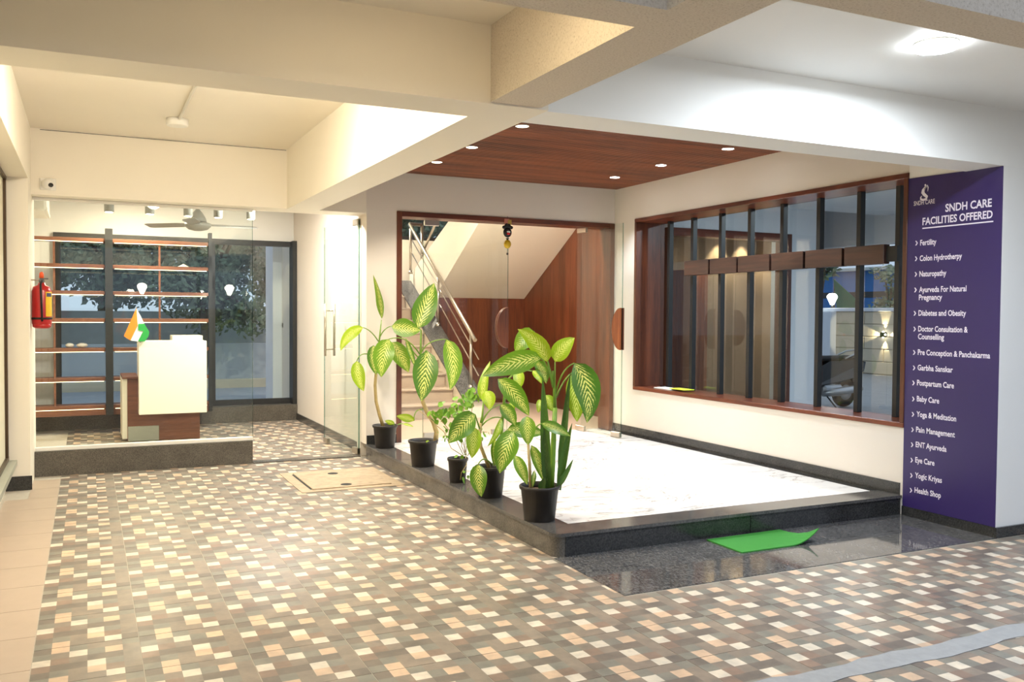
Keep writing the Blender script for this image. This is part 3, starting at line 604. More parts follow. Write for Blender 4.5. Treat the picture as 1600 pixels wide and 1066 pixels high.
part('exhaust', MB().tube([(sx-.45, sy_-.17, .24), (sx-.05, sy_-.19, .27), (sx+.28, sy_-.19, .30)], [.03, .06, .055], 10), 'scooter_silver', sco)
part('engine_cover', MB().cbox(sx-.42, sx-.02, sy_-.15, sy_-.02, .18, .36, .04), 'scooter_silver', sco)
part('tail_lamp', MB().cbox(sx+.36, sx+.47, sy_-.09, sy_+.09, .60, .68, .02), 'tail_red', sco)
part('grab_rail', MB().tube([(sx+.0, sy_-.14, .76), (sx+.30, sy_-.14, .86), (sx+.44, sy_-.06, .88), (sx+.44, sy_+.06, .88), (sx+.30, sy_+.14, .86), (sx, sy_+.14, .76)], .013, 8), 'scooter_silver', sco)
part('number_plate', MB().cbox(sx+.40, sx+.42, sy_-.09, sy_+.09, .42, .53, .004), 'plastic_white', sco); part('rear_fender', MB().cbox(sx+.25, sx+.42, sy_-.07, sy_+.07, .36, .50, .02), 'scooter_black', sco)
part('stand', MB().tube([(sx-.3, sy_-.05, .2), (sx-.25, sy_-.22, .012)], .012, 6), 'scooter_black', sco)

# ================================================================ SHOP FRONT AND INSIDE
pn = struct('trim_9', MB().cbox(-.41, 1.384, 8.475, 8.64, -.005, .212, .003), 'granite_shop', 'speckled dark granite plinth under the fixed shop glass', 'plinth')
struct('trim_10', MB().cbox(1.386, 2.405, 8.44, 8.56, -.005, .012, .003), 'granite_warm_lit', 'low granite threshold of the shop door', 'threshold')
d3 = empty('door_3', (1.9, 8.52, 0), 'frameless glass shop front with an open glass door', 'door', kind='structure')
part('bottom_channel', MB().cbox(-.405, 1.39, 8.49, 8.54, .212, .245, .003), 'plastic_white', d3)
part('top_channel', MB().cbox(-.405, 1.39, 8.49, 8.54, 2.338, 2.362, .003), 'plastic_white', d3)
part('fixed_pane', MB().box(-.40, 1.388, 8.51, 8.522, .245, 2.338), 'glass_clear', d3); part('edge_strip', MB().box(1.3885, 1.3915, 8.51, 8.522, .245, 2.338), 'glass_edge', d3)
h = Vector((2.405, 8.51)); e = Vector((2.30, 9.48)); dv = e-h; wd3 = dv.length
ol = empty('open_glass_door', (h.x, h.y, 0)); ol.parent = d3; ol.matrix_parent_inverse = d3.matrix_basis.inverted(); ol.rotation_euler = (0, 0, math.atan2(dv.y, dv.x))
local(MB().box(0, wd3, -.006, .006, .02, 2.32), 'glass_leaf', 'glass_clear', ol); local(MB().box(-.003, 0, -.006, .006, .02, 2.32), 'edge_strip', 'glass_edge', ol); local(MB().box(wd3, wd3+.003, -.006, .006, .02, 2.32), 'edge_strip', 'glass_edge', ol)
local(MB().cbox(.0, .14, -.018, .018, .015, .075, .003), 'patch_fitting', 'steel', ol); local(MB().cbox(.0, .14, -.018, .018, 2.265, 2.33, .003), 'patch_fitting', 'steel', ol); local(MB().cbox(wd3-.12, wd3-.01, -.018, .018, .015, .07, .003), 'lock_fitting', 'steel', ol)
for s_ in (-1, 1):
    hd = MB().tube([(wd3-.16, s_*.05, .95), (wd3-.16, s_*.05, 1.5)], .013, 10); hd.tube([(wd3-.16, 0, 1.02), (wd3-.16, s_*.05, 1.02)], .007, 8); hd.tube([(wd3-.16, 0, 1.43), (wd3-.16, s_*.05, 1.43)], .007, 8); local(hd, 'pull_handle', 'steel', ol)
# room shell
si = MB(); si.box(-.75, -.56, 8.75, 12.2, -.005, 2.95); struct('wall_shop_left', si, 'paint_cream', 'cream left wall inside the shop', 'wall')
sb = MB(); sb.box(-.56, 2.485, 11.95, 12.15, 2.345, 2.95); sb.box(-.56, -.30, 11.95, 12.15, .2, 2.345); struct('wall_shop_back', sb, 'paint_white', 'white wall strip over the black shop window', 'wall')
struct('trim_11', MB().cbox(-.56, 2.485, 11.72, 12.15, -.005, .205, .004), 'granite_shop', 'speckled granite ledge under the black shop window', 'ledge')
struct('ceiling_shop', MB().box(-.56, 2.485, YW+.32, 12.15, 2.80, 2.951), 'paint_white', 'white shop ceiling', 'ceiling')
w4 = empty('window_4', (1.0, 11.95, .2), 'large black framed window at the back of the shop', 'window', kind='structure')
YB = 11.90
part('window_frame', MB().box(-.30, 2.485, YB, YB+.06, 2.275, 2.345), 'black_frame', w4); part('window_frame', MB().box(-.30, 2.485, YB, YB+.06, .205, .275), 'black_frame', w4)
part('window_frame', MB().box(2.43, 2.4845, YB-.16, YB+.06, .205, 2.345), 'black_frame', w4); part('window_frame', MB().box(-.36, -.28, YB, YB+.06, .205, 2.345), 'black_frame', w4)
for x in (.20, 1.40): part('window_frame', MB().box(x, x+.08, YB, YB+.06, .275, 2.275), 'black_frame', w4)
for a, b_ in ((-.28, .20), (.28, 1.40), (1.48, 2.43)): part('pane', MB().box(a, b_, YB+.028, YB+.036, .275, 2.275), 'glass_clear', w4)
# shelving in front of the window
sh = empty('shelf_rack', (.4, 11.4, .2), 'tall shop rack with brown wooden shelves and warm light strips', 'shelf')
SZ = [2.245, 1.945, 1.640, 1.325, .985, .645, .325]
for k, z in enumerate(SZ):
    for a, b_ in ((-.555, .19), (.27, 1.325)):
        s_ = part('shelf_board', MB().cbox(a, b_, 11.28, 11.55, z-.042, z, .003), 'wood_shelf', sh); part('light_strip', MB().box(a+.02, b_-.02, 11.295, 11.305, z-.049, z-.0422), 'led_strip', s_)
for x in (.19, ): part('post', MB().box(x, x+.08, 11.26, 11.34, .206, 2.36), 'black_frame', sh)
part('post', MB().box(1.327, 1.365, 11.26, 11.36, .206, 2.36), 'black_frame', sh)
for x in (-.345, .765): part('divider', MB().box(x, x+.022, 11.30, 11.32, .33, 2.20), 'wood_shelf', sh)
part('foot_rail', MB().box(-.555, 1.325, 11.3, 11.55, .206, .282), 'wood_shelf', sh)
for k, (q, w_, z) in enumerate((((109, 545), .045, .985), ((123, 543), .06, .985))):
    p = ony(*q, 11.4); p.x += .035*k; tag(MB().ball((p.x, 11.4, z+.028), w_, .04, .0275).build('white_stone', 'plastic_white'), ('small' if k == 0 else 'larger')+' white stone on the shelf left of the black post', 'stone', 'white stones on the shop rack')
p = ony(286, 413, 11.4); tag(MB().prism([(p.x-.07, 1.946), (p.x+.07, 1.946), (p.x, 1.985)], 'y', 11.36, 11.44).build('folded_card', 'paper_white'), 'small white tent card on an upper shop shelf', 'card')
# reception desk
dk = empty('reception_desk', (.8, 10.4, 0), 'reception desk with cream front box on a brown wooden base', 'desk')
part('wood_base', MB().cbox(.385, 1.125, 10.40, 10.95, 0.001, .68, .003), 'wood_desk', dk); part('side_top', MB().cbox(.335, .50, 10.38, 11.05, .681, .705, .003), 'wood_desk', dk); part('side_panel', MB().box(.335, .3845, 10.42, 11.05, .03, .68), 'lacquer_cream', dk)
part('front_box', MB().cbox(.493, 1.183, 10.25, 10.62, .302, 1.09, .004), 'lacquer_cream', dk); part('kick_plate', MB().cbox(.39, .70, 10.385, 10.399, .003, .165, .004), 'steel_plate', dk)
part('counter_step', MB().cbox(.86, 1.183, 10.62, 10.95, .68, 1.14, .004), 'lacquer_cream', dk)
fl = empty('desk_flag', (.51, 10.36, 1.09), 'small saffron white and green flag on the desk edge', 'flag')
def fp(px_, py_): p = ony(px_, py_, 10.22); return (p.x, p.z)
fz_ = lambda u, v_: (160+.244*u, 460+.244*v_)
for nm, mt, pts in (('saffron_band', 'saffron', ((218, 88), (226, 200), (180, 296), (137, 268))), ('white_band', 'flag_white', ((219, 92), (246, 140), (268, 188), (262, 235), (228, 302), (180, 296), (222, 210))), ('green_band', 'flag_green', ((230, 190), (268, 188), (300, 240), (296, 268), (272, 302), (228, 302), (262, 236), (230, 232)))):
    pts = [fz_(*q) for q in pts]
    off = {'saffron_band': 0, 'white_band': .004, 'green_band': -.004}[nm]; part(nm, MB().prism([fp(*q) for q in pts][::-1], 'y', 10.22+off, 10.223+off), mt, fl)
p0 = fp(216, 533); p1 = fp(213, 480); part('stick', MB().tube([(p0[0]+.02, 10.235, p0[1]-.02), (p1[0], 10.235, p1[1])], .004, 6), 'steel', fl); part('stand', MB().lathe([(.03, 0), (.03, .012), (.006, .02)], (p0[0]+.03, 10.27, 1.0905), 12), 'steel', fl)
ac = empty('air_conditioner', (-.5, 10.3, 2.45), 'white wall air conditioner high on the left shop wall', 'air conditioner')
part('case', MB().cbox(-.5599, -.36, 10.0, 10.85, 2.40, 2.66, .02), 'plastic_white', ac); part('vent_flap', MB().cbox(-.40, -.352, 10.03, 10.82, 2.405, 2.44, .004), 'plastic_white', ac)
# fan, downlights
fx, fy, fz = 1.10, 10.3, 2.345
fan = empty('ceiling_fan', (fx, fy, fz), 'grey three-blade ceiling fan hanging inside the shop', 'fan')
part('rod', MB().tube([(fx, fy, fz+.14), (fx, fy, 2.80)], .012, 8), 'fan_grey', fan); part('canopy', MB().lathe([(.095, .045), (.085, .09), (.05, .15), (.015, .19)], (fx, fy, fz), 18), 'fan_grey', fan)
part('motor', MB().lathe([(.04, -.05), (.10, -.035), (.14, 0), (.14, .03), (.09, .045)], (fx, fy, fz), 22), 'fan_grey', fan)
for a, tilt in ((math.radians(3), .0), (math.radians(140), .0), (math.radians(255), 0)):
    d = Vector((math.cos(a), math.sin(a), 0)); s_ = Vector((-d.y, d.x, .25)).normalized(); o_ = Vector((fx, fy, fz+.015)); pr = []
    bl_ = MB(); q = []
    for r_, w_ in ((.14, .045), (.22, .06), (.60, .062), (.64, .05)): q += [o_+d*r_+s_*w_, o_+d*r_-s_*w_]
    q2 = [x+Vector((0, 0, .006)) for x in q]; fs = []
    for i in range(3): fs += [(2*i, 2*i+1, 2*i+3, 2*i+2), (8+2*i, 8+2*i+2, 8+2*i+3, 8+2*i+1), (2*i, 2*i+2, 8+2*i+2, 8+2*i), (2*i+1, 8+2*i+1, 8+2*i+3, 2*i+3)]
    fs += [(0, 8, 9, 1), (6, 7, 15, 14)]; bl_.add(q+q2, fs); part('blade', bl_, 'fan_grey', fan)
DX = [.201, .571, .933, 1.225, 1.552]
dl = ['second', 'third', 'fourth', 'fifth']
for k, x in enumerate(DX):
    lab = 'grey cylinder downlight at the wall end of the row behind the shop glass' if k == 0 else ('grey cylinder downlight at the door end of the row behind the shop glass' if k == 4 else 'grey cylinder downlight, %s from the left wall behind the shop glass' % dl[k-1])
    t = empty('cylinder_downlight', (x, 9.6, 2.80), lab, 'ceiling light', 'cylinder downlights in the shop'); part('housing', MB().lathe([(.04, -.42), (.045, -.415), (.045, 0)], (x, 9.6, 2.80), 16), 'fan_grey', t); part('diffuser', MB().lathe([(.035, -.424), (.035, -.4205)], (x, 9.6, 2.80), 14), 'led_warm', t)
    lamp('down_light', 'SPOT', (x, 9.6, 2.365), 9, (1, .88, .66), t, .03, 120, .7)
# round lamps
def round_lamp(x, y, z, r, mat, power, col, label, thick=.03, glow=0):
    t = empty('round_ceiling_lamp', (x, y, z), label, 'ceiling light', 'round surface lamps'); part('rim', MB().lathe([(r*1.02, -.008), (r*1.02, -.001)], (x, y, z), 28), 'plastic_white', t); part('diffuser', MB().lathe([(r*.6, -thick-.006), (r*.93, -thick), (r, -thick*.8), (r, -.0082)], (x, y, z), 28), mat, t)
    lamp('round_light', 'AREA', (x, y, z-thick-.02), power, col, t, r*1.8)
    if glow: lamp('side_glow', 'POINT', (x, y, z-thick-.12), glow, col, t, .08)
    return t
round_lamp(3.67, 3.0, 2.712, .10, 'led_cool', 42, COOL, 'bright round lamp on the white ceiling before the cross beam')
round_lamp(.75, 5.15, 2.905, .11, 'led_warm', 36, (1, .90, .74), 'round warm lamp on the ceiling before the shop front', glow=40)
round_lamp(1.12, 2.72, 2.712, .10, 'led_warm', 3.6, (1, .82, .52), 'round warm lamp in the narrow left front bay')
round_lamp(1.75, 9.3, 2.80, .11, 'led_cool', 56, (1, .96, .88), 'round white lamp on the shop ceiling by the door')
round_lamp(.5, 10.9, 2.80, .11, 'led_warm', 28, (1, .86, .62), 'round warm lamp on the shop ceiling over the rack')
round_lamp(3.9, 8.75, 3.2, .11, 'led_warm', 95, (1, .86, .70), 'added unseen warm fill lamp on the foyer ceiling inside the glass doors')  # added fill light for the foyer; its fixture is made up, out of view
round_lamp(6.8, 8.75, 2.55, .08, 'led_warm', 9, (1, .86, .70), 'small added fill lamp inside the second wooden front')  # lamp added to brighten the orange cabinet
round_lamp(3.4, 12.9, 4.2, .11, 'led_warm', 75, (1, .86, .70), 'added unseen warm fill lamp over the stair landing')  # invented fixture around a fill light for the stairs, never in view
round_lamp(6.6, 5.7, 2.712, .10, 'led_cool', 40, COOL, 'round white lamp on the parking bay ceiling behind the barred window')  # made-up lamp filling the parking bay with light, placed out of sight
# ceiling box with conduit, security camera, fire extinguisher
cb = empty('ceiling_fan_box', (.643, 7.41, 2.905), 'round cream junction box with a conduit on the shop bay ceiling', 'junction box')
part('box', MB().lathe([(.075, -.055), (.082, -.05), (.082, -.001)], (.643, 7.41, 2.905), 22), 'plastic_white', cb); part('conduit', MB().tube([(.652, 7.33, 2.893), (.655, 4.01, 2.893)], .011, 8), 'plastic_white', cb)
cc = empty('security_camera', (-.285, 8.30, 2.45), 'white dome security camera on the header wall over the fire extinguisher', 'camera')
part('back_plate', MB().cbox(-.345, -.225, 8.292, 8.3095, 2.402, 2.50, .006), 'plastic_white', cc); ey = part('dome', MB().ball((-.285, 8.275, 2.45), .047, .045, .045), 'plastic_white', cc); part('lens', MB().ball((-.262, 8.236, 2.437), .02, .012, .018), 'lens_black', ey)
fe = empty('fire_extinguisher', (-.335, 8.19, 1.26), 'red fire extinguisher hung on the pier beside the shop glass', 'extinguisher')
ex, ey_ = -.333, 8.19
part('cylinder', MB().lathe([(.03, 1.285), (.06, 1.278), (.072, 1.30), (.074, 1.33), (.073, 1.565), (.062, 1.60), (.03, 1.615), (.022, 1.635)], (ex, ey_, 0), 22), 'red_paint', fe)
part('base_ring', MB().lathe([(.05, 1.262), (.068, 1.275), (.07, 1.30)], (ex, ey_, 0), 20), 'red_paint', fe); part('strap', MB().lathe([(.0755, 1.335), (.0755, 1.352)], (ex, ey_, 0), 22), 'rubber_black', fe)
part('valve', MB().lathe([(.02, 1.635), (.022, 1.655), (.015, 1.665)], (ex, ey_, 0), 12), 'steel_dark', fe); part('handle', MB().cbox(ex-.015, ex+.05, ey_-.012, ey_+.012, 1.662, 1.672, .003), 'steel_dark', fe); part('gauge_cap', MB().lathe([(.018, 1.672), (.016, 1.71), (.008, 1.722)], (ex, ey_, 0), 12), 'orange_plastic', fe)
part('hose', MB().tube([(ex+.005, ey_-.03, 1.65), (ex-.005, ey_-.07, 1.62), (ex, ey_-.082, 1.5), (ex+.005, ey_-.082, 1.32)], .008, 8), 'rubber_black', fe)
arc = [(.0748*math.sin(a), -.0748*math.cos(a)) for a in [math.radians(25+8*k) for k in range(8)]]; lbm = MB(); lbm.add([(ex+u, ey_+v_, z) for z in (1.36, 1.56) for u, v_ in arc], [(i, i+1, 9+i, 8+i) for i in range(7)]); lbo = part('label_sticker', lbm, 'label_yellow', fe)
arc2 = [(.0753*math.sin(a), -.0753*math.cos(a)) for a in [math.radians(30+8*k) for k in range(6)]]; l2 = MB(); l2.add([(ex+u, ey_+v_, z) for z in (1.52, 1.55) for u, v_ in arc2], [(i, i+1, 7+i, 6+i) for i in range(5)]); part('label_mark', l2, 'label_blue', lbo)
part('wall_hook', MB().tube([(ex, ey_, 1.655), (WL+.002, ey_, 1.655)], .005, 6), 'steel', fe)

# outside behind the shop
og = struct('garden_paving', MB().box(-6, 9.3, 12.2, 17.2, -.11, -.002), 'paver', 'grey paved yard behind the shop', 'paving')
struct('trim_12', MB().cbox(-6, 9.3, 17.2, 17.35, -.1, .16, .01), 'wall_stone', 'low cream planter kerb behind the yard', 'kerb')
struct('wall_garden', MB().box(-9, 12, 18.6, 18.8, -.1, .78), 'paint_grey_white', 'low white garden wall behind the yard', 'wall')
struct('fence_sheet', MB().box(-9, 12, 19.4, 19.5, -.1, 1.42), 'sheet_grey', 'grey sheet fence behind the garden wall', 'fence')
cl = empty('pipe_column', (2.7, 12.7, -.1), 'white outside column with drain pipes behind the shop window', 'column')
part('shaft', MB().box(2.36, 3.2, 12.75, 13.3, -.1, 4.2), 'paint_grey_white', cl)
for x in (2.53, 2.66): pp = part('pipe', MB().tube([(x, 12.70, -.1), (x, 12.70, 4.2)], .03, 10), 'plastic_white', cl); part('clip', MB().box(x-.045, x+.045, 12.665, 12.748, 1.2, 1.26), 'plastic_white', pp)
TR = [('garden_tree', 'tree with a leaning trunk right behind the shop window', 2.0, 17.9, 2.5, 1.12, 30, 9500, .13, 11), ('garden_tree', 'dense tree behind the shelf rack', -1.5, 17.9, 2.4, 1.12, 30, 9500, .13, 12), ('garden_tree', 'tree at the far left of the yard', -5.0, 18.0, 2.5, 1.1, 26, 6000, .13, 13),
      ('garden_tree', 'tree near the pipe column behind the landing window', 5.5, 17.9, 4.2, 1.12, 26, 7000, .14, 14), ('garden_tree', 'tall tree beyond the grey sheet fence', .3, 22.4, 3.2, 1.3, 30, 8000, .18, 15), ('garden_tree', 'tall tree beyond the fence past the leaning trunk', 4.4, 22.4, 3.4, 1.3, 30, 8000, .18, 16), ('garden_tree', 'tree beyond the fence at the landing side', 8.6, 22.4, 5.0, 1.3, 26, 6000, .18, 17), ('garden_tree', 'tree beyond the fence behind the shelf rack', -3.8, 22.4, 3.2, 1.3, 30, 7000, .18, 18)]
for nm, lb, x, y, h_, c_, nb, nl, sz, sd in TR: tree(nm, lb, x, y, h_, c_, nb, nl, sz, sd)
sb_ = empty('bare_shrub', (3.75, 17.6, 0), 'small bare shrub by the garden wall', 'shrub'); m_ = MB(); rn = random.Random(5)
m_.tube([(3.75, 17.6, -.1), (3.75, 17.6, .35)], .03, 6)
for k in range(9): a = rn.uniform(-1, 1); m_.tube([(3.75, 17.6, .3), (3.75+a*.2, 17.6+rn.uniform(-.1, .1), .7), (3.75+a*.4, 17.6, 1.1+rn.uniform(-.2, .2))], [.018, .012, .006], 5)
part('twigs', m_, 'bark', sb_)
# gate and lamps on the street side behind the viewer (seen as reflections in the glass)
struct('wall_street', MB().box(-14, 16, -8.3, -8.1, -.12, 1.5), 'wall_stone', 'street boundary wall facing the porch', 'wall')
for k, (x, lb) in enumerate(((1.29, 'cup lamp on the gate pillar in line with the shop'), (3.47, 'cup lamp on the gate pillar in line with the marble platform'), (11.4, 'cup lamp on the street wall in line with the parking bay'))):
    gp = tag(MB().cbox(x-.18, x+.18, -8.1, -7.8, -.12, 1.78, .01).build('gate_pillar', 'paint_grey_white'), 'pale gate pillar carrying the '+lb[:8]+' '+lb[lb.find('in line'):], 'pillar', 'gate pillars'); gate_lamp(x, -7.95, 1.78, lb, 'cup lamps', .85)

# ================================================================ PURPLE BOARD
bn = empty('facilities_board', (XW-.01, 4.09, .07), 'tall purple printed board listing facilities on the pillar', 'signboard')
part('panel', MB().prism([(4.449, .069), (4.449, 2.372), (3.738, 2.356), (3.738, .069)], 'x', XW-.006, XW-.0003), 'banner_purple', bn)
def text_mesh(txt, bold):
    cu = bpy.data.curves.new('t', 'FONT'); cu.body = txt; cu.size = 1; cu.offset = bold; cu.resolution_u = 3
    o = bpy.data.objects.new('t', cu); COL.objects.link(o); dg = bpy.context.evaluated_depsgraph_get(); me = bpy.data.meshes.new_from_object(o.evaluated_get(dg)); bpy.data.objects.remove(o); bpy.data.curves.remove(cu); return me
def put_text(txt, left, right, cap, bold=.022, name='lettering'):
    a = onx(*left, XW-.0065); b_ = onx(*right, XW-.0065); me = text_mesh(txt, bold)
    xs = [v.co.x for v in me.vertices]; x0, x1 = min(xs), max(xs); wy = a.y-b_.y; k = wy/(x1-x0); dz = b_.z-a.z; dz = 0 if abs(dz) < .03 else dz*.0
    for v in me.vertices: v.co = Vector((XW-.0065, a.y-(v.co.x-x0)*k, a.z+v.co.y*cap/.69))
    me.flip_normals(); me.materials.clear(); me.materials.append(MATS['print_white']); return link(name, me, None, bn)
put_text('SNDH CARE', (1427.8, 321.7), (1460.5, 318), .030, .012)
put_text('SNDH CARE', (1477, 331), (1549.6, 323), .050)
put_text('FACILITIES OFFERED', (1441.3, 351.8), (1550.8, 342.8), .048)
a = onx(1441.3, 357, XW-.0065); b_ = onx(1552, 345.6, XW-.0065); part('underline', MB().box(XW-.0068, XW-.0062, b_.y, a.y, a.z-.004, a.z+.004), 'print_white', bn)
LINES = [('Fertility', 1437.7, 383.6, 1463, 382, 1), ('Colon Hydrotherpy', 1437, 408, 1503, 405.6, 1), ('Naturopathy', 1436.5, 432.3, 1478.5, 431, 1), ('Ayurveda For Natural', 1436, 456.8, 1510, 455, 1), ('Pregnancy', 1435.7, 468.9, 1472, 468.5, 0),
 ('Diabetes and Obesity', 1435, 493.3, 1509.4, 493.3, 1), ('Doctor Consultation &', 1434.6, 517.8, 1512, 518.5, 1), ('Counselling', 1434.3, 529.9, 1475, 531, 0), ('Pre Conception & Panchakarma', 1434, 554.4, 1547, 559.8, 1), ('Garbha Sanskar', 1433.7, 578.4, 1488.7, 581.4, 1),
 ('Postpartum Care', 1432.8, 602, 1490.5, 606, 1), ('Baby Care', 1432.5, 627, 1467.4, 630, 1), ('Yoga & Meditation', 1432, 651, 1494, 657, 1), ('Pain Management', 1431.3, 675, 1492, 682, 1), ('ENT Ayurveda', 1430.7, 698.5, 1478.8, 705.5, 1), ('Eye Care', 1430, 722.5, 1460, 727.5, 1), ('Yogic Kriyas', 1429.5, 746.5, 1471.6, 753.5, 1), ('Health Shop', 1428.9, 769.6, 1470, 778.5, 1)]
for t_, x0, y0, x1, y1, bul in LINES:
    put_text(t_, (x0, y0), (x1, y1), .037)
    if bul:
        p = onx(x0-7.5, y0-3.5, XW-.0065); w_, h_ = .016, .016
        part('bullet', MB().prism([(p.y, p.z+h_), (p.y-w_*.55, p.z+h_), (p.y-w_*1.3, p.z), (p.y-w_*.55, p.z-h_), (p.y, p.z-h_), (p.y-w_*.7, p.z)], 'x', XW-.0068, XW-.0062), 'print_white', bn)
# swirl emblem drawn as a ribbon
def lg(u, v_): return onx(1410+u*.0563, 280+v_*.0563, XW-.0065)
def ribbon(pts, ws, par):
    mb = MB(); q = [lg(*p) for p in pts]; vs = []
    for i, p in enumerate(q):
        t = (q[min(i+1, len(q)-1)]-q[max(i-1, 0)]).normalized(); n_ = Vector((0, -t.z, t.y)); vs += [p+n_*ws[i], p-n_*ws[i]]
    k = len(vs); vs2 = [v_+Vector((-.0006, 0, 0)) for v_ in vs]
    fs = [];
    for i in range(len(q)-1): fs += [(2*i, 2*i+1, 2*i+3, 2*i+2), (k+2*i, k+2*i+2, k+2*i+3, k+2*i+1)]
    mb.add(vs+vs2, fs); part('emblem', mb, 'print_white', par)
ribbon([(705, 340), (715, 230), (700, 180), (640, 230), (570, 310), (555, 370), (610, 430), (680, 490), (660, 550), (580, 580), (510, 560), (510, 510), (540, 460)], [.001, .004, .006, .008, .009, .010, .011, .010, .008, .008, .007, .005, .001], bn)
ribbon([(690, 190), (610, 290), (600, 340), (620, 380)], [.004, .005, .004, .001], bn)
p = lg(637, 165); part('emblem_dot', MB().prism([(p.y+.007*math.cos(a), p.z+.007*math.sin(a)) for a in [2*math.pi*k/10 for k in range(10)]], 'x', XW-.0068, XW-.0062), 'print_white', bn)

# ================================================================ DOOR MAT
def gmat():
    mb = MB(); nx, ny = 16, 4; A, B, C_, D = Vector((3.47, 4.43)), Vector((3.47, 4.10)), Vector((4.10, 4.10)), Vector((4.07, 4.445)); vs = []
    for j in range(ny+1):
        for i in range(nx+1):
            u, w = i/nx, j/ny; p = (A*(1-u)+D*u)*(1-w)+(B*(1-u)+C_*u)*w
            lift = max(0, (u-.62)/.38)**1.8*.085*w**2.6+.0005; vs.append((p.x-max(0, (u-.62)/.38)**2*.03*w, p.y, lift+.003))
    k = len(vs); vs += [(x, y, z+.007) for x, y, z in vs]; fs = []
    for j in range(ny):
        for i in range(nx):
            a = j*(nx+1)+i; fs += [(a, a+1, a+nx+2, a+nx+1), (k+a, k+a+nx+1, k+a+nx+2, k+a+1)]
    ring = [i for i in range(nx+1)]+[j*(nx+1)+nx for j in range(1, ny+1)]+[ny*(nx+1)+i for i in range(nx-1, -1, -1)]+[j*(nx+1) for j in range(ny-1, 0, -1)]
    for a, b2 in zip(ring, ring[1:]+ring[:1]): fs.append((a, a+k, b2+k, b2))
    mb.add(vs, fs); return mb
tag(gmat().build('door_mat', 'mat_green'), 'bright green door mat with a curled end before the step', 'mat')

# ================================================================ POTTED PLANTS
VIEW = _fw
def bez(p0, p1, p2, n):
    return [p0*(1-t)**2+p1*2*t*(1-t)+p2*t*t for t in [k/n for k in range(n+1)]]
def leaf(par, base, tip, width, bulge=(0, 0, 0), turn=0, mat='leaf_var', prof=None, n=9, name='leaf', fold=.22):
    base, tip = Vector(base), Vector(tip); mid = (base+tip)/2+Vector(bulge); pts = bez(base, mid, tip, n); vs = []; fs = []; uvs = []; m_ = 4
    for i, p in enumerate(pts):
        t = i/n; tan = (pts[min(i+1, n)]-pts[max(i-1, 0)]).normalized(); s_ = tan.cross(VIEW)
        if s_.length < .2: s_ = tan.cross(Vector((1, 0, 0)))
        s_.normalize(); nm = s_.cross(tan).normalized(); s2 = s_*math.cos(turn)+nm*math.sin(turn); n2 = s2.cross(tan).normalized()
        w = width*.5*(prof(t) if prof else (math.sin(math.pi*min(1, t**.78))**.8 if 0 < t < 1 else 0))
        w = max(w, .0008)
        for k in range(m_+1):
            c = (k/m_-.5)*2; vs.append(p+s2*w*c+n2*abs(c)*w*fold*(-1)+n2*.12*w*math.sin(9*t+2*c)*.5*abs(c)); uvs.append((k/m_, t))
    for i in range(n):
        for k in range(m_): a = i*(m_+1)+k; fs.append((a, a+1, a+m_+2, a+m_+1))
    me = bpy.data.meshes.new(name); me.from_pydata([tuple(v) for v in vs], [], fs); uvl = me.uv_layers.new(name='UVMap')
    for p in me.polygons:
        p.use_smooth = True
        for li in p.loop_indices: uvl.data[li].uv = uvs[me.loops[li].vertex_index]
    return link(name, me, mat, par)
def pot(par, x, y, r, h, z=KZ):
    prof = [(r*.74, 0.001), (r*.76, .004), (r*.93, h-.022), (r*1.0, h-.022), (r*1.03, h-.006), (r*1.0, h), (r*.93, h), (r*.90, h-.03)]
    pb = part('pot', MB().lathe(prof, (x, y, z), 28, caps=False), 'plastic_black', par); part('pot_bottom', MB().lathe([(r*.74, .001), (r*.74, .006)], (x, y, z), 28), 'plastic_black', pb)
    part('soil', MB().lathe([(r*.895, h-.04), (r*.6, h-.03), (r*.2, h-.026)], (x, y, z), 20), 'soil', par)
PXM = {}
def setup(x, y, r, h, label):
    t = empty('potted_plant', (x, y, KZ), label, 'potted plant', 'plants on the kerb'); pot(t, x, y, r, h); return t
def mk(plane_y):
    def P(q, dy=0): return ony(q[0], q[1], plane_y+dy)
    return P
cA = lambda u, v_: (520+.319*u, 420+.319*v_)
cB = lambda u, v_: (690+.3188*u, 500+.3188*v_)
def stem(par, pts, r0, r1, mat): m_ = MB(); n_ = len(pts); m_.tube(pts, [r0+(r1-r0)*k/(n_-1) for k in range(n_)], 10); return part('stem', m_, mat, par)
def petiole(par, a, c, b_, r=.006, mat='stem_green'): return part('leaf_stalk', MB().tube(bez(Vector(a), Vector(c), Vector(b_), 7), [r*(1-.05*k) for k in range(8)], 7), mat, par)
def leaves(par, P, cv, spec, pm):
    # spec: base, tip, width(crop units), dy base, dy tip, bulge px (du, dv), turn, material, stalk start/ctrl
    for sp in spec:
        b0, t0, w, dyb, dyt, bul, turn, mt = sp[:8]; A_ = P(cv(*b0), dyb); B_ = P(cv(*t0), dyt)
        C0 = P(cv((b0[0]+t0[0])/2, (b0[1]+t0[1])/2), (dyb+dyt)/2); C1 = P(cv((b0[0]+t0[0])/2+bul[0], (b0[1]+t0[1])/2+bul[1]), (dyb+dyt)/2-.03)
        leaf(par, A_, B_, w*.319/pm*1.06, C1-C0, turn, mt)
        if len(sp) > 8: s0, s1, ds = sp[8]; petiole(par, P(cv(*s0), ds), P(cv(*s1), (ds+dyb)/2-.02), A_)
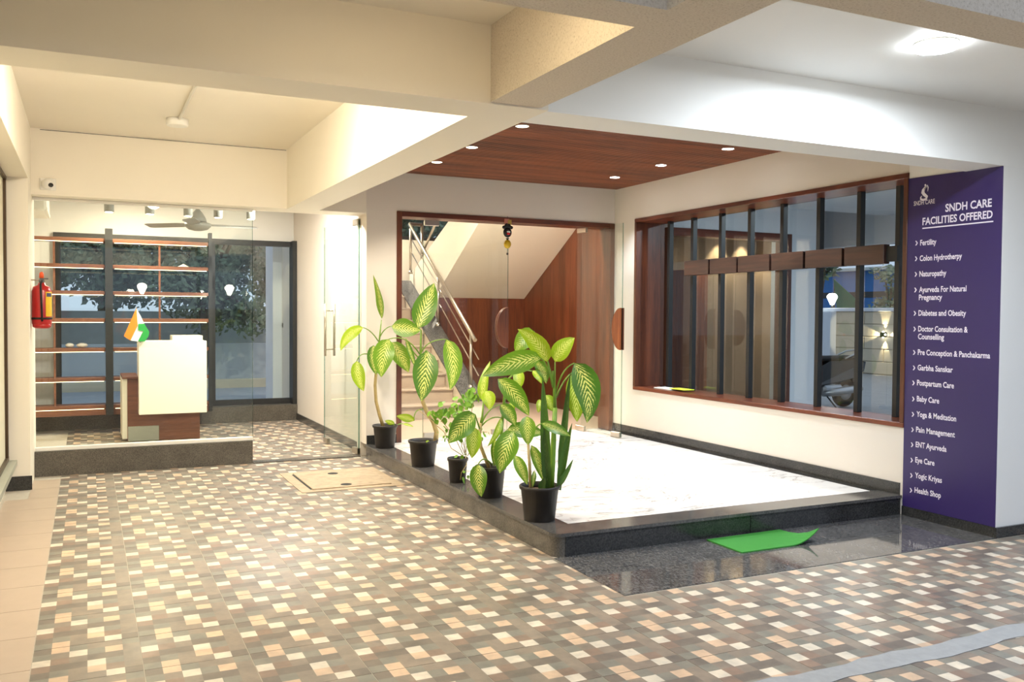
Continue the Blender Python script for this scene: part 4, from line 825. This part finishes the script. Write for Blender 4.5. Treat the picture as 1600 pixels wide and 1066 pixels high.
# plant 1
x1, y1 = 2.528, 8.05; p1 = setup(x1, y1, .117, .215, 'tall bare-stemmed dumb cane in the pot nearest the cream wall'); P = mk(y1); pm = 167
stem(p1, [P(cA(248, 778)), P(cA(228, 715)), P(cA(212, 650)), P(cA(207, 570)), P(cA(213, 500)), P(cA(222, 420))], .017, .013, 'stem_tan'); stem(p1, [P(cA(222, 420)), P(cA(228, 350)), P(cA(238, 250))], .011, .005, 'stem_green')
leaves(p1, P, cA, [((240, 245), (198, 30), 62, 0, -.05, (28, 20), .9, 'leaf_var'), ((148, 288), (38, 403), 52, -.02, -.14, (-30, -35), .25, 'leaf_lime', ((222, 355), (190, 300), 0)), ((118, 452), (152, 600), 62, -.04, -.10, (-18, 5), .2, 'leaf_lime', ((205, 430), (135, 395), 0)),
 ((200, 375), (214, 520), 60, -.03, -.10, (-14, 0), .3, 'leaf_var'), ((285, 360), (372, 508), 82, .06, -.02, (10, -10), .15, 'leaf_var', ((225, 400), (250, 350), 0)), ((288, 282), (432, 300), 92, -.03, -.08, (0, 6), .35, 'leaf_var', ((230, 335), (255, 285), 0)), ((300, 762), (255, 745), 26, -.05, -.08, (0, -6), .3, 'leaf_lime', ((285, 790), (300, 780), -.02)), ((345, 760), (395, 775), 14, 0, -.04, (0, -4), .6, 'leaf_lime', ((290, 785), (320, 755), 0))], pm)
# plant 2
x2, y2 = 2.515, 6.96; p2 = setup(x2, y2, .123, .215, 'dumb cane with a crooked tan stem and one big upright leaf'); P = mk(y2); pm = 191
stem(p2, [P(cA(503, 855)), P(cA(508, 800)), P(cA(492, 750)), P(cA(462, 705)), P(cA(442, 655)), P(cA(434, 580)), P(cA(432, 480))], .021, .015, 'stem_tan'); stem(p2, [P(cA(432, 480)), P(cA(430, 420)), P(cA(432, 300))], .013, .007, 'stem_green')
leaves(p2, P, cA, [((418, 292), (496, 70), 112, -.02, .03, (0, 0), .1, 'leaf_var'), ((555, 346), (574, 596), 88, -.05, -.14, (52, -10), .2, 'leaf_var', ((430, 420), (455, 345), 0)), ((462, 402), (434, 650), 118, -.09, -.17, (8, 0), .05, 'leaf_var', ((432, 470), (450, 390), -.03)),
 ((275, 345), (238, 532), 95, -.10, -.16, (-22, -10), .1, 'leaf_var', ((425, 418), (360, 315), 0)), ((358, 342), (413, 495), 36, -.02, -.06, (-6, 10), .9, 'leaf_var', ((425, 440), (380, 400), 0)), ((398, 745), (312, 722), 42, -.08, -.12, (0, -12), .3, 'leaf_lime', ((440, 690), (395, 685), -.05)), ((470, 850), (455, 848), 14, -.1, -.12, (0, -4), 0, 'leaf_lime')], pm)
# plant 3: small-leaved climber in a square-ish bag pot
x3, y3 = 2.505, 6.17; p3 = setup(x3, y3, .078, .185, 'bushy climber with many small leaves in the smallest pot'); P = mk(y3)
rn = random.Random(21); lm = None
def small_leaf():
    mb = MB(); mb.add([(0, 0, 0), (.35, .28, -.05), (.33, .6, -.03), (0, 1, -.12), (-.33, .6, -.03), (-.35, .28, -.05), (0, .5, .03)], [(0, 1, 6), (1, 2, 6), (2, 3, 6), (3, 4, 6), (4, 5, 6), (5, 0, 6)], True); me = mb.mesh('leaf'); me.materials.append(MATS['vine_leaf']); return me
lm = small_leaf(); tops = []
paths = [[(655, 915), (630, 820), (600, 730), (560, 690)], [(645, 915), (650, 800), (640, 700), (640, 640)], [(640, 915), (600, 830), (530, 740), (470, 700)], [(650, 915), (670, 760), (690, 640), (700, 600)], [(635, 915), (580, 880), (545, 800), (420, 690)], [(648, 910), (630, 870), (640, 780), (600, 660)], [(660, 918), (690, 860), (720, 800), (755, 800)], [(650, 918), (655, 960), (630, 1000), (625, 1035)]]
vm = MB()
for pa in paths:
    q = [P(cA(*p_), -.07 if pa[-1][1] > 950 and i > 0 else rn.uniform(-.05, .06)*i/3) for i, p_ in enumerate(pa)]; vm.tube(q, .0028, 5); tops.append(q)
part('vines', vm, 'stem_tan', p3)
cl_ = [((570, 690), 75, 42, 30), ((640, 650), 55, 40, 12), ((680, 620), 45, 45, 22), ((610, 730), 50, 45, 14), ((500, 700), 55, 22, 12), ((640, 920), 30, 25, 8), ((540, 790), 30, 60, 6), ((645, 990), 25, 45, 5), ((725, 800), 30, 60, 7), ((600, 810), 40, 50, 7)]
for (c, ru, rv, k_) in cl_:
    for _ in range(k_):
        o = bpy.data.objects.new('leaf', lm); COL.objects.link(o); u_, v_ = c[0]+rn.gauss(0, .5)*ru, c[1]+rn.gauss(0, .5)*rv
        dy = -.085 if c[1] > 960 else rn.uniform(-.09, .09); s_ = rn.uniform(.040, .066) if c[1] < 760 else rn.uniform(.028, .045)
        o.parent = p3; o.matrix_parent_inverse = p3.matrix_basis.inverted(); o.location = P(cA(u_, v_), dy); o.scale = (s_, s_, s_); o.rotation_euler = (rn.uniform(-2.6, -1.2), rn.uniform(-.6, .6), rn.uniform(-1.6, 1.6))
# plant 4
x4, y4 = 2.512, 5.585; p4 = setup(x4, y4, .108, .215, 'leaning dumb cane with a drooping leaf over the pot rim'); P = mk(y4); pm = 231
stem(p4, [P(cB(238, 738)), P(cB(215, 680)), P(cB(192, 620)), P(cB(186, 560)), P(cB(192, 505))], .013, .011, 'stem_tan'); stem(p4, [P(cB(192, 510)), P(cB(200, 470)), P(cB(205, 400))], .010, .005, 'stem_green')
stem(p4, [P(cB(285, 730), .04), P(cB(292, 580), .05), P(cB(302, 450), .05), P(cB(315, 300), .05)], .012, .009, 'stem_green')
leaves(p4, P, cB, [((163, 462), (33, 606), 105, -.04, -.12, (-10, -14), .15, 'leaf_var', ((188, 540), (170, 480), 0)), ((158, 525), (148, 678), 72, -.06, -.10, (6, 0), .1, 'leaf_lime'), ((180, 708), (196, 868), 80, -.12, -.20, (-14, 0), .1, 'leaf_var', ((248, 712), (205, 655), -.03)),
 ((288, 415), (362, 520), 66, -.03, -.08, (14, -12), .2, 'leaf_var', ((196, 510), (225, 430), 0)), ((292, 480), (225, 620), 36, -.04, -.08, (20, 10), .5, 'leaf_lime', ((196, 520), (240, 465), 0)), ((352, 545), (285, 752), 112, -.09, -.15, (-18, -10), .1, 'leaf_var'), ((205, 400), (238, 203), 58, -.02, .02, (-28, 20), .6, 'leaf_lime'), ((212, 350), (232, 440), 66, -.05, -.09, (18, -8), .2, 'leaf_lime'),
 ((275, 290), (428, 470), 92, -.05, -.10, (22, -22), .15, 'leaf_var'), ((445, 250), (490, 312), 34, .04, .0, (10, -6), .3, 'leaf_lime', ((312, 310), (360, 235), .05)), ((372, 243), (378, 342), 56, .03, .0, (6, 0), .2, 'leaf_lime'), ((320, 540), (505, 558), 78, .0, -.04, (0, -14), .3, 'leaf_var', ((290, 620), (300, 560), .04)), ((345, 595), (336, 698), 34, .02, -.02, (8, 0), .2, 'leaf_var'), ((262, 585), (258, 720), 40, .0, -.05, (0, 0), .2, 'leaf_var'), ((340, 405), (352, 450), 30, .05, .03, (0, 0), .2, 'leaf_lime')], pm)
# plant 5
x5, y5 = 2.505, 4.83; p5 = setup(x5, y5, .125, .215, 'full dumb cane mixed with stiff sword leaves in the pot at the kerb corner'); P = mk(y5); pm = 262
stem(p5, [P(cB(535, 830)), P(cB(543, 700)), P(cB(550, 560)), P(cB(556, 430))], .020, .014, 'stem_green'); stem(p5, [P(cB(556, 440)), P(cB(552, 330)), P(cB(545, 250))], .012, .006, 'stem_green'); stem(p5, [P(cB(436, 832), -.04), P(cB(432, 720), -.04), P(cB(425, 610), -.05)], .011, .008, 'stem_tan')
swd = lambda t: min(1, .35+2.2*t)*(1-t**3.2)
for b0, t0, w, dy, bl_, tn in (((515, 838), (495, 278), 44, -.03, (6, 0), .1), ((522, 838), (503, 530), 40, -.06, (0, 0), .25), ((580, 835), (632, 255), 38, .05, (-6, 0), .5), ((572, 832), (640, 505), 36, .0, (-8, 0), .3), ((562, 830), (644, 684), 26, -.04, (8, 10), .4), ((480, 835), (505, 770), 30, -.07, (8, 0), .2)):
    A_, B_ = P(cB(*b0), dy), P(cB(*t0), dy-.03); C0 = P(cB(0, 0)); C1 = P(cB(*bl_)); leaf(p5, A_, B_, w*.319/pm*1.2, C1-C0, tn, 'leaf_sword', swd, name='sword_leaf', fold=.45)
leaves(p5, P, cB, [((518, 205), (373, 45), 88, -.02, -.08, (38, -28), .2, 'leaf_lime', ((548, 330), (530, 240), 0)), ((450, 55), (362, 160), 92, .08, .03, (-16, -12), .2, 'leaf_lime', ((545, 310), (510, 120), .03)), ((487, 188), (198, 277), 108, -.05, -.16, (-10, -38), .2, 'leaf_var', ((545, 330), (520, 210), 0)), ((556, 205), (652, 88), 88, .0, -.06, (-20, -16), .25, 'leaf_lime', ((553, 360), (556, 260), 0)),
 ((650, 212), (712, 505), 132, -.05, -.14, (66, -30), .1, 'leaf_var', ((560, 360), (585, 235), 0)), ((655, 255), (664, 500), 104, .07, .02, (0, 0), .1, 'leaf_lime', ((562, 380), (610, 260), .04)), ((458, 203), (512, 312), 60, .03, -.01, (22, -16), .2, 'leaf_var', ((548, 300), (500, 210), .02)), ((418, 472), (424, 614), 76, -.10, -.15, (0, 0), .1, 'leaf_var'), ((490, 508), (632, 570), 56, -.08, -.13, (0, -12), .4, 'leaf_var', ((430, 600), (450, 520), -.05)),
 ((440, 615), (506, 800), 56, .02, -.03, (8, -4), .25, 'leaf_var'), ((358, 665), (420, 808), 56, -.02, -.06, (6, -6), .2, 'leaf_var'), ((505, 370), (548, 448), 60, .08, .05, (0, -6), .2, 'leaf_lime'), ((482, 390), (474, 455), 34, .08, .06, (0, 0), .3, 'leaf_lime'), ((455, 740), (446, 820), 24, -.05, -.06, (0, 0), .3, 'leaf_var')], pm)
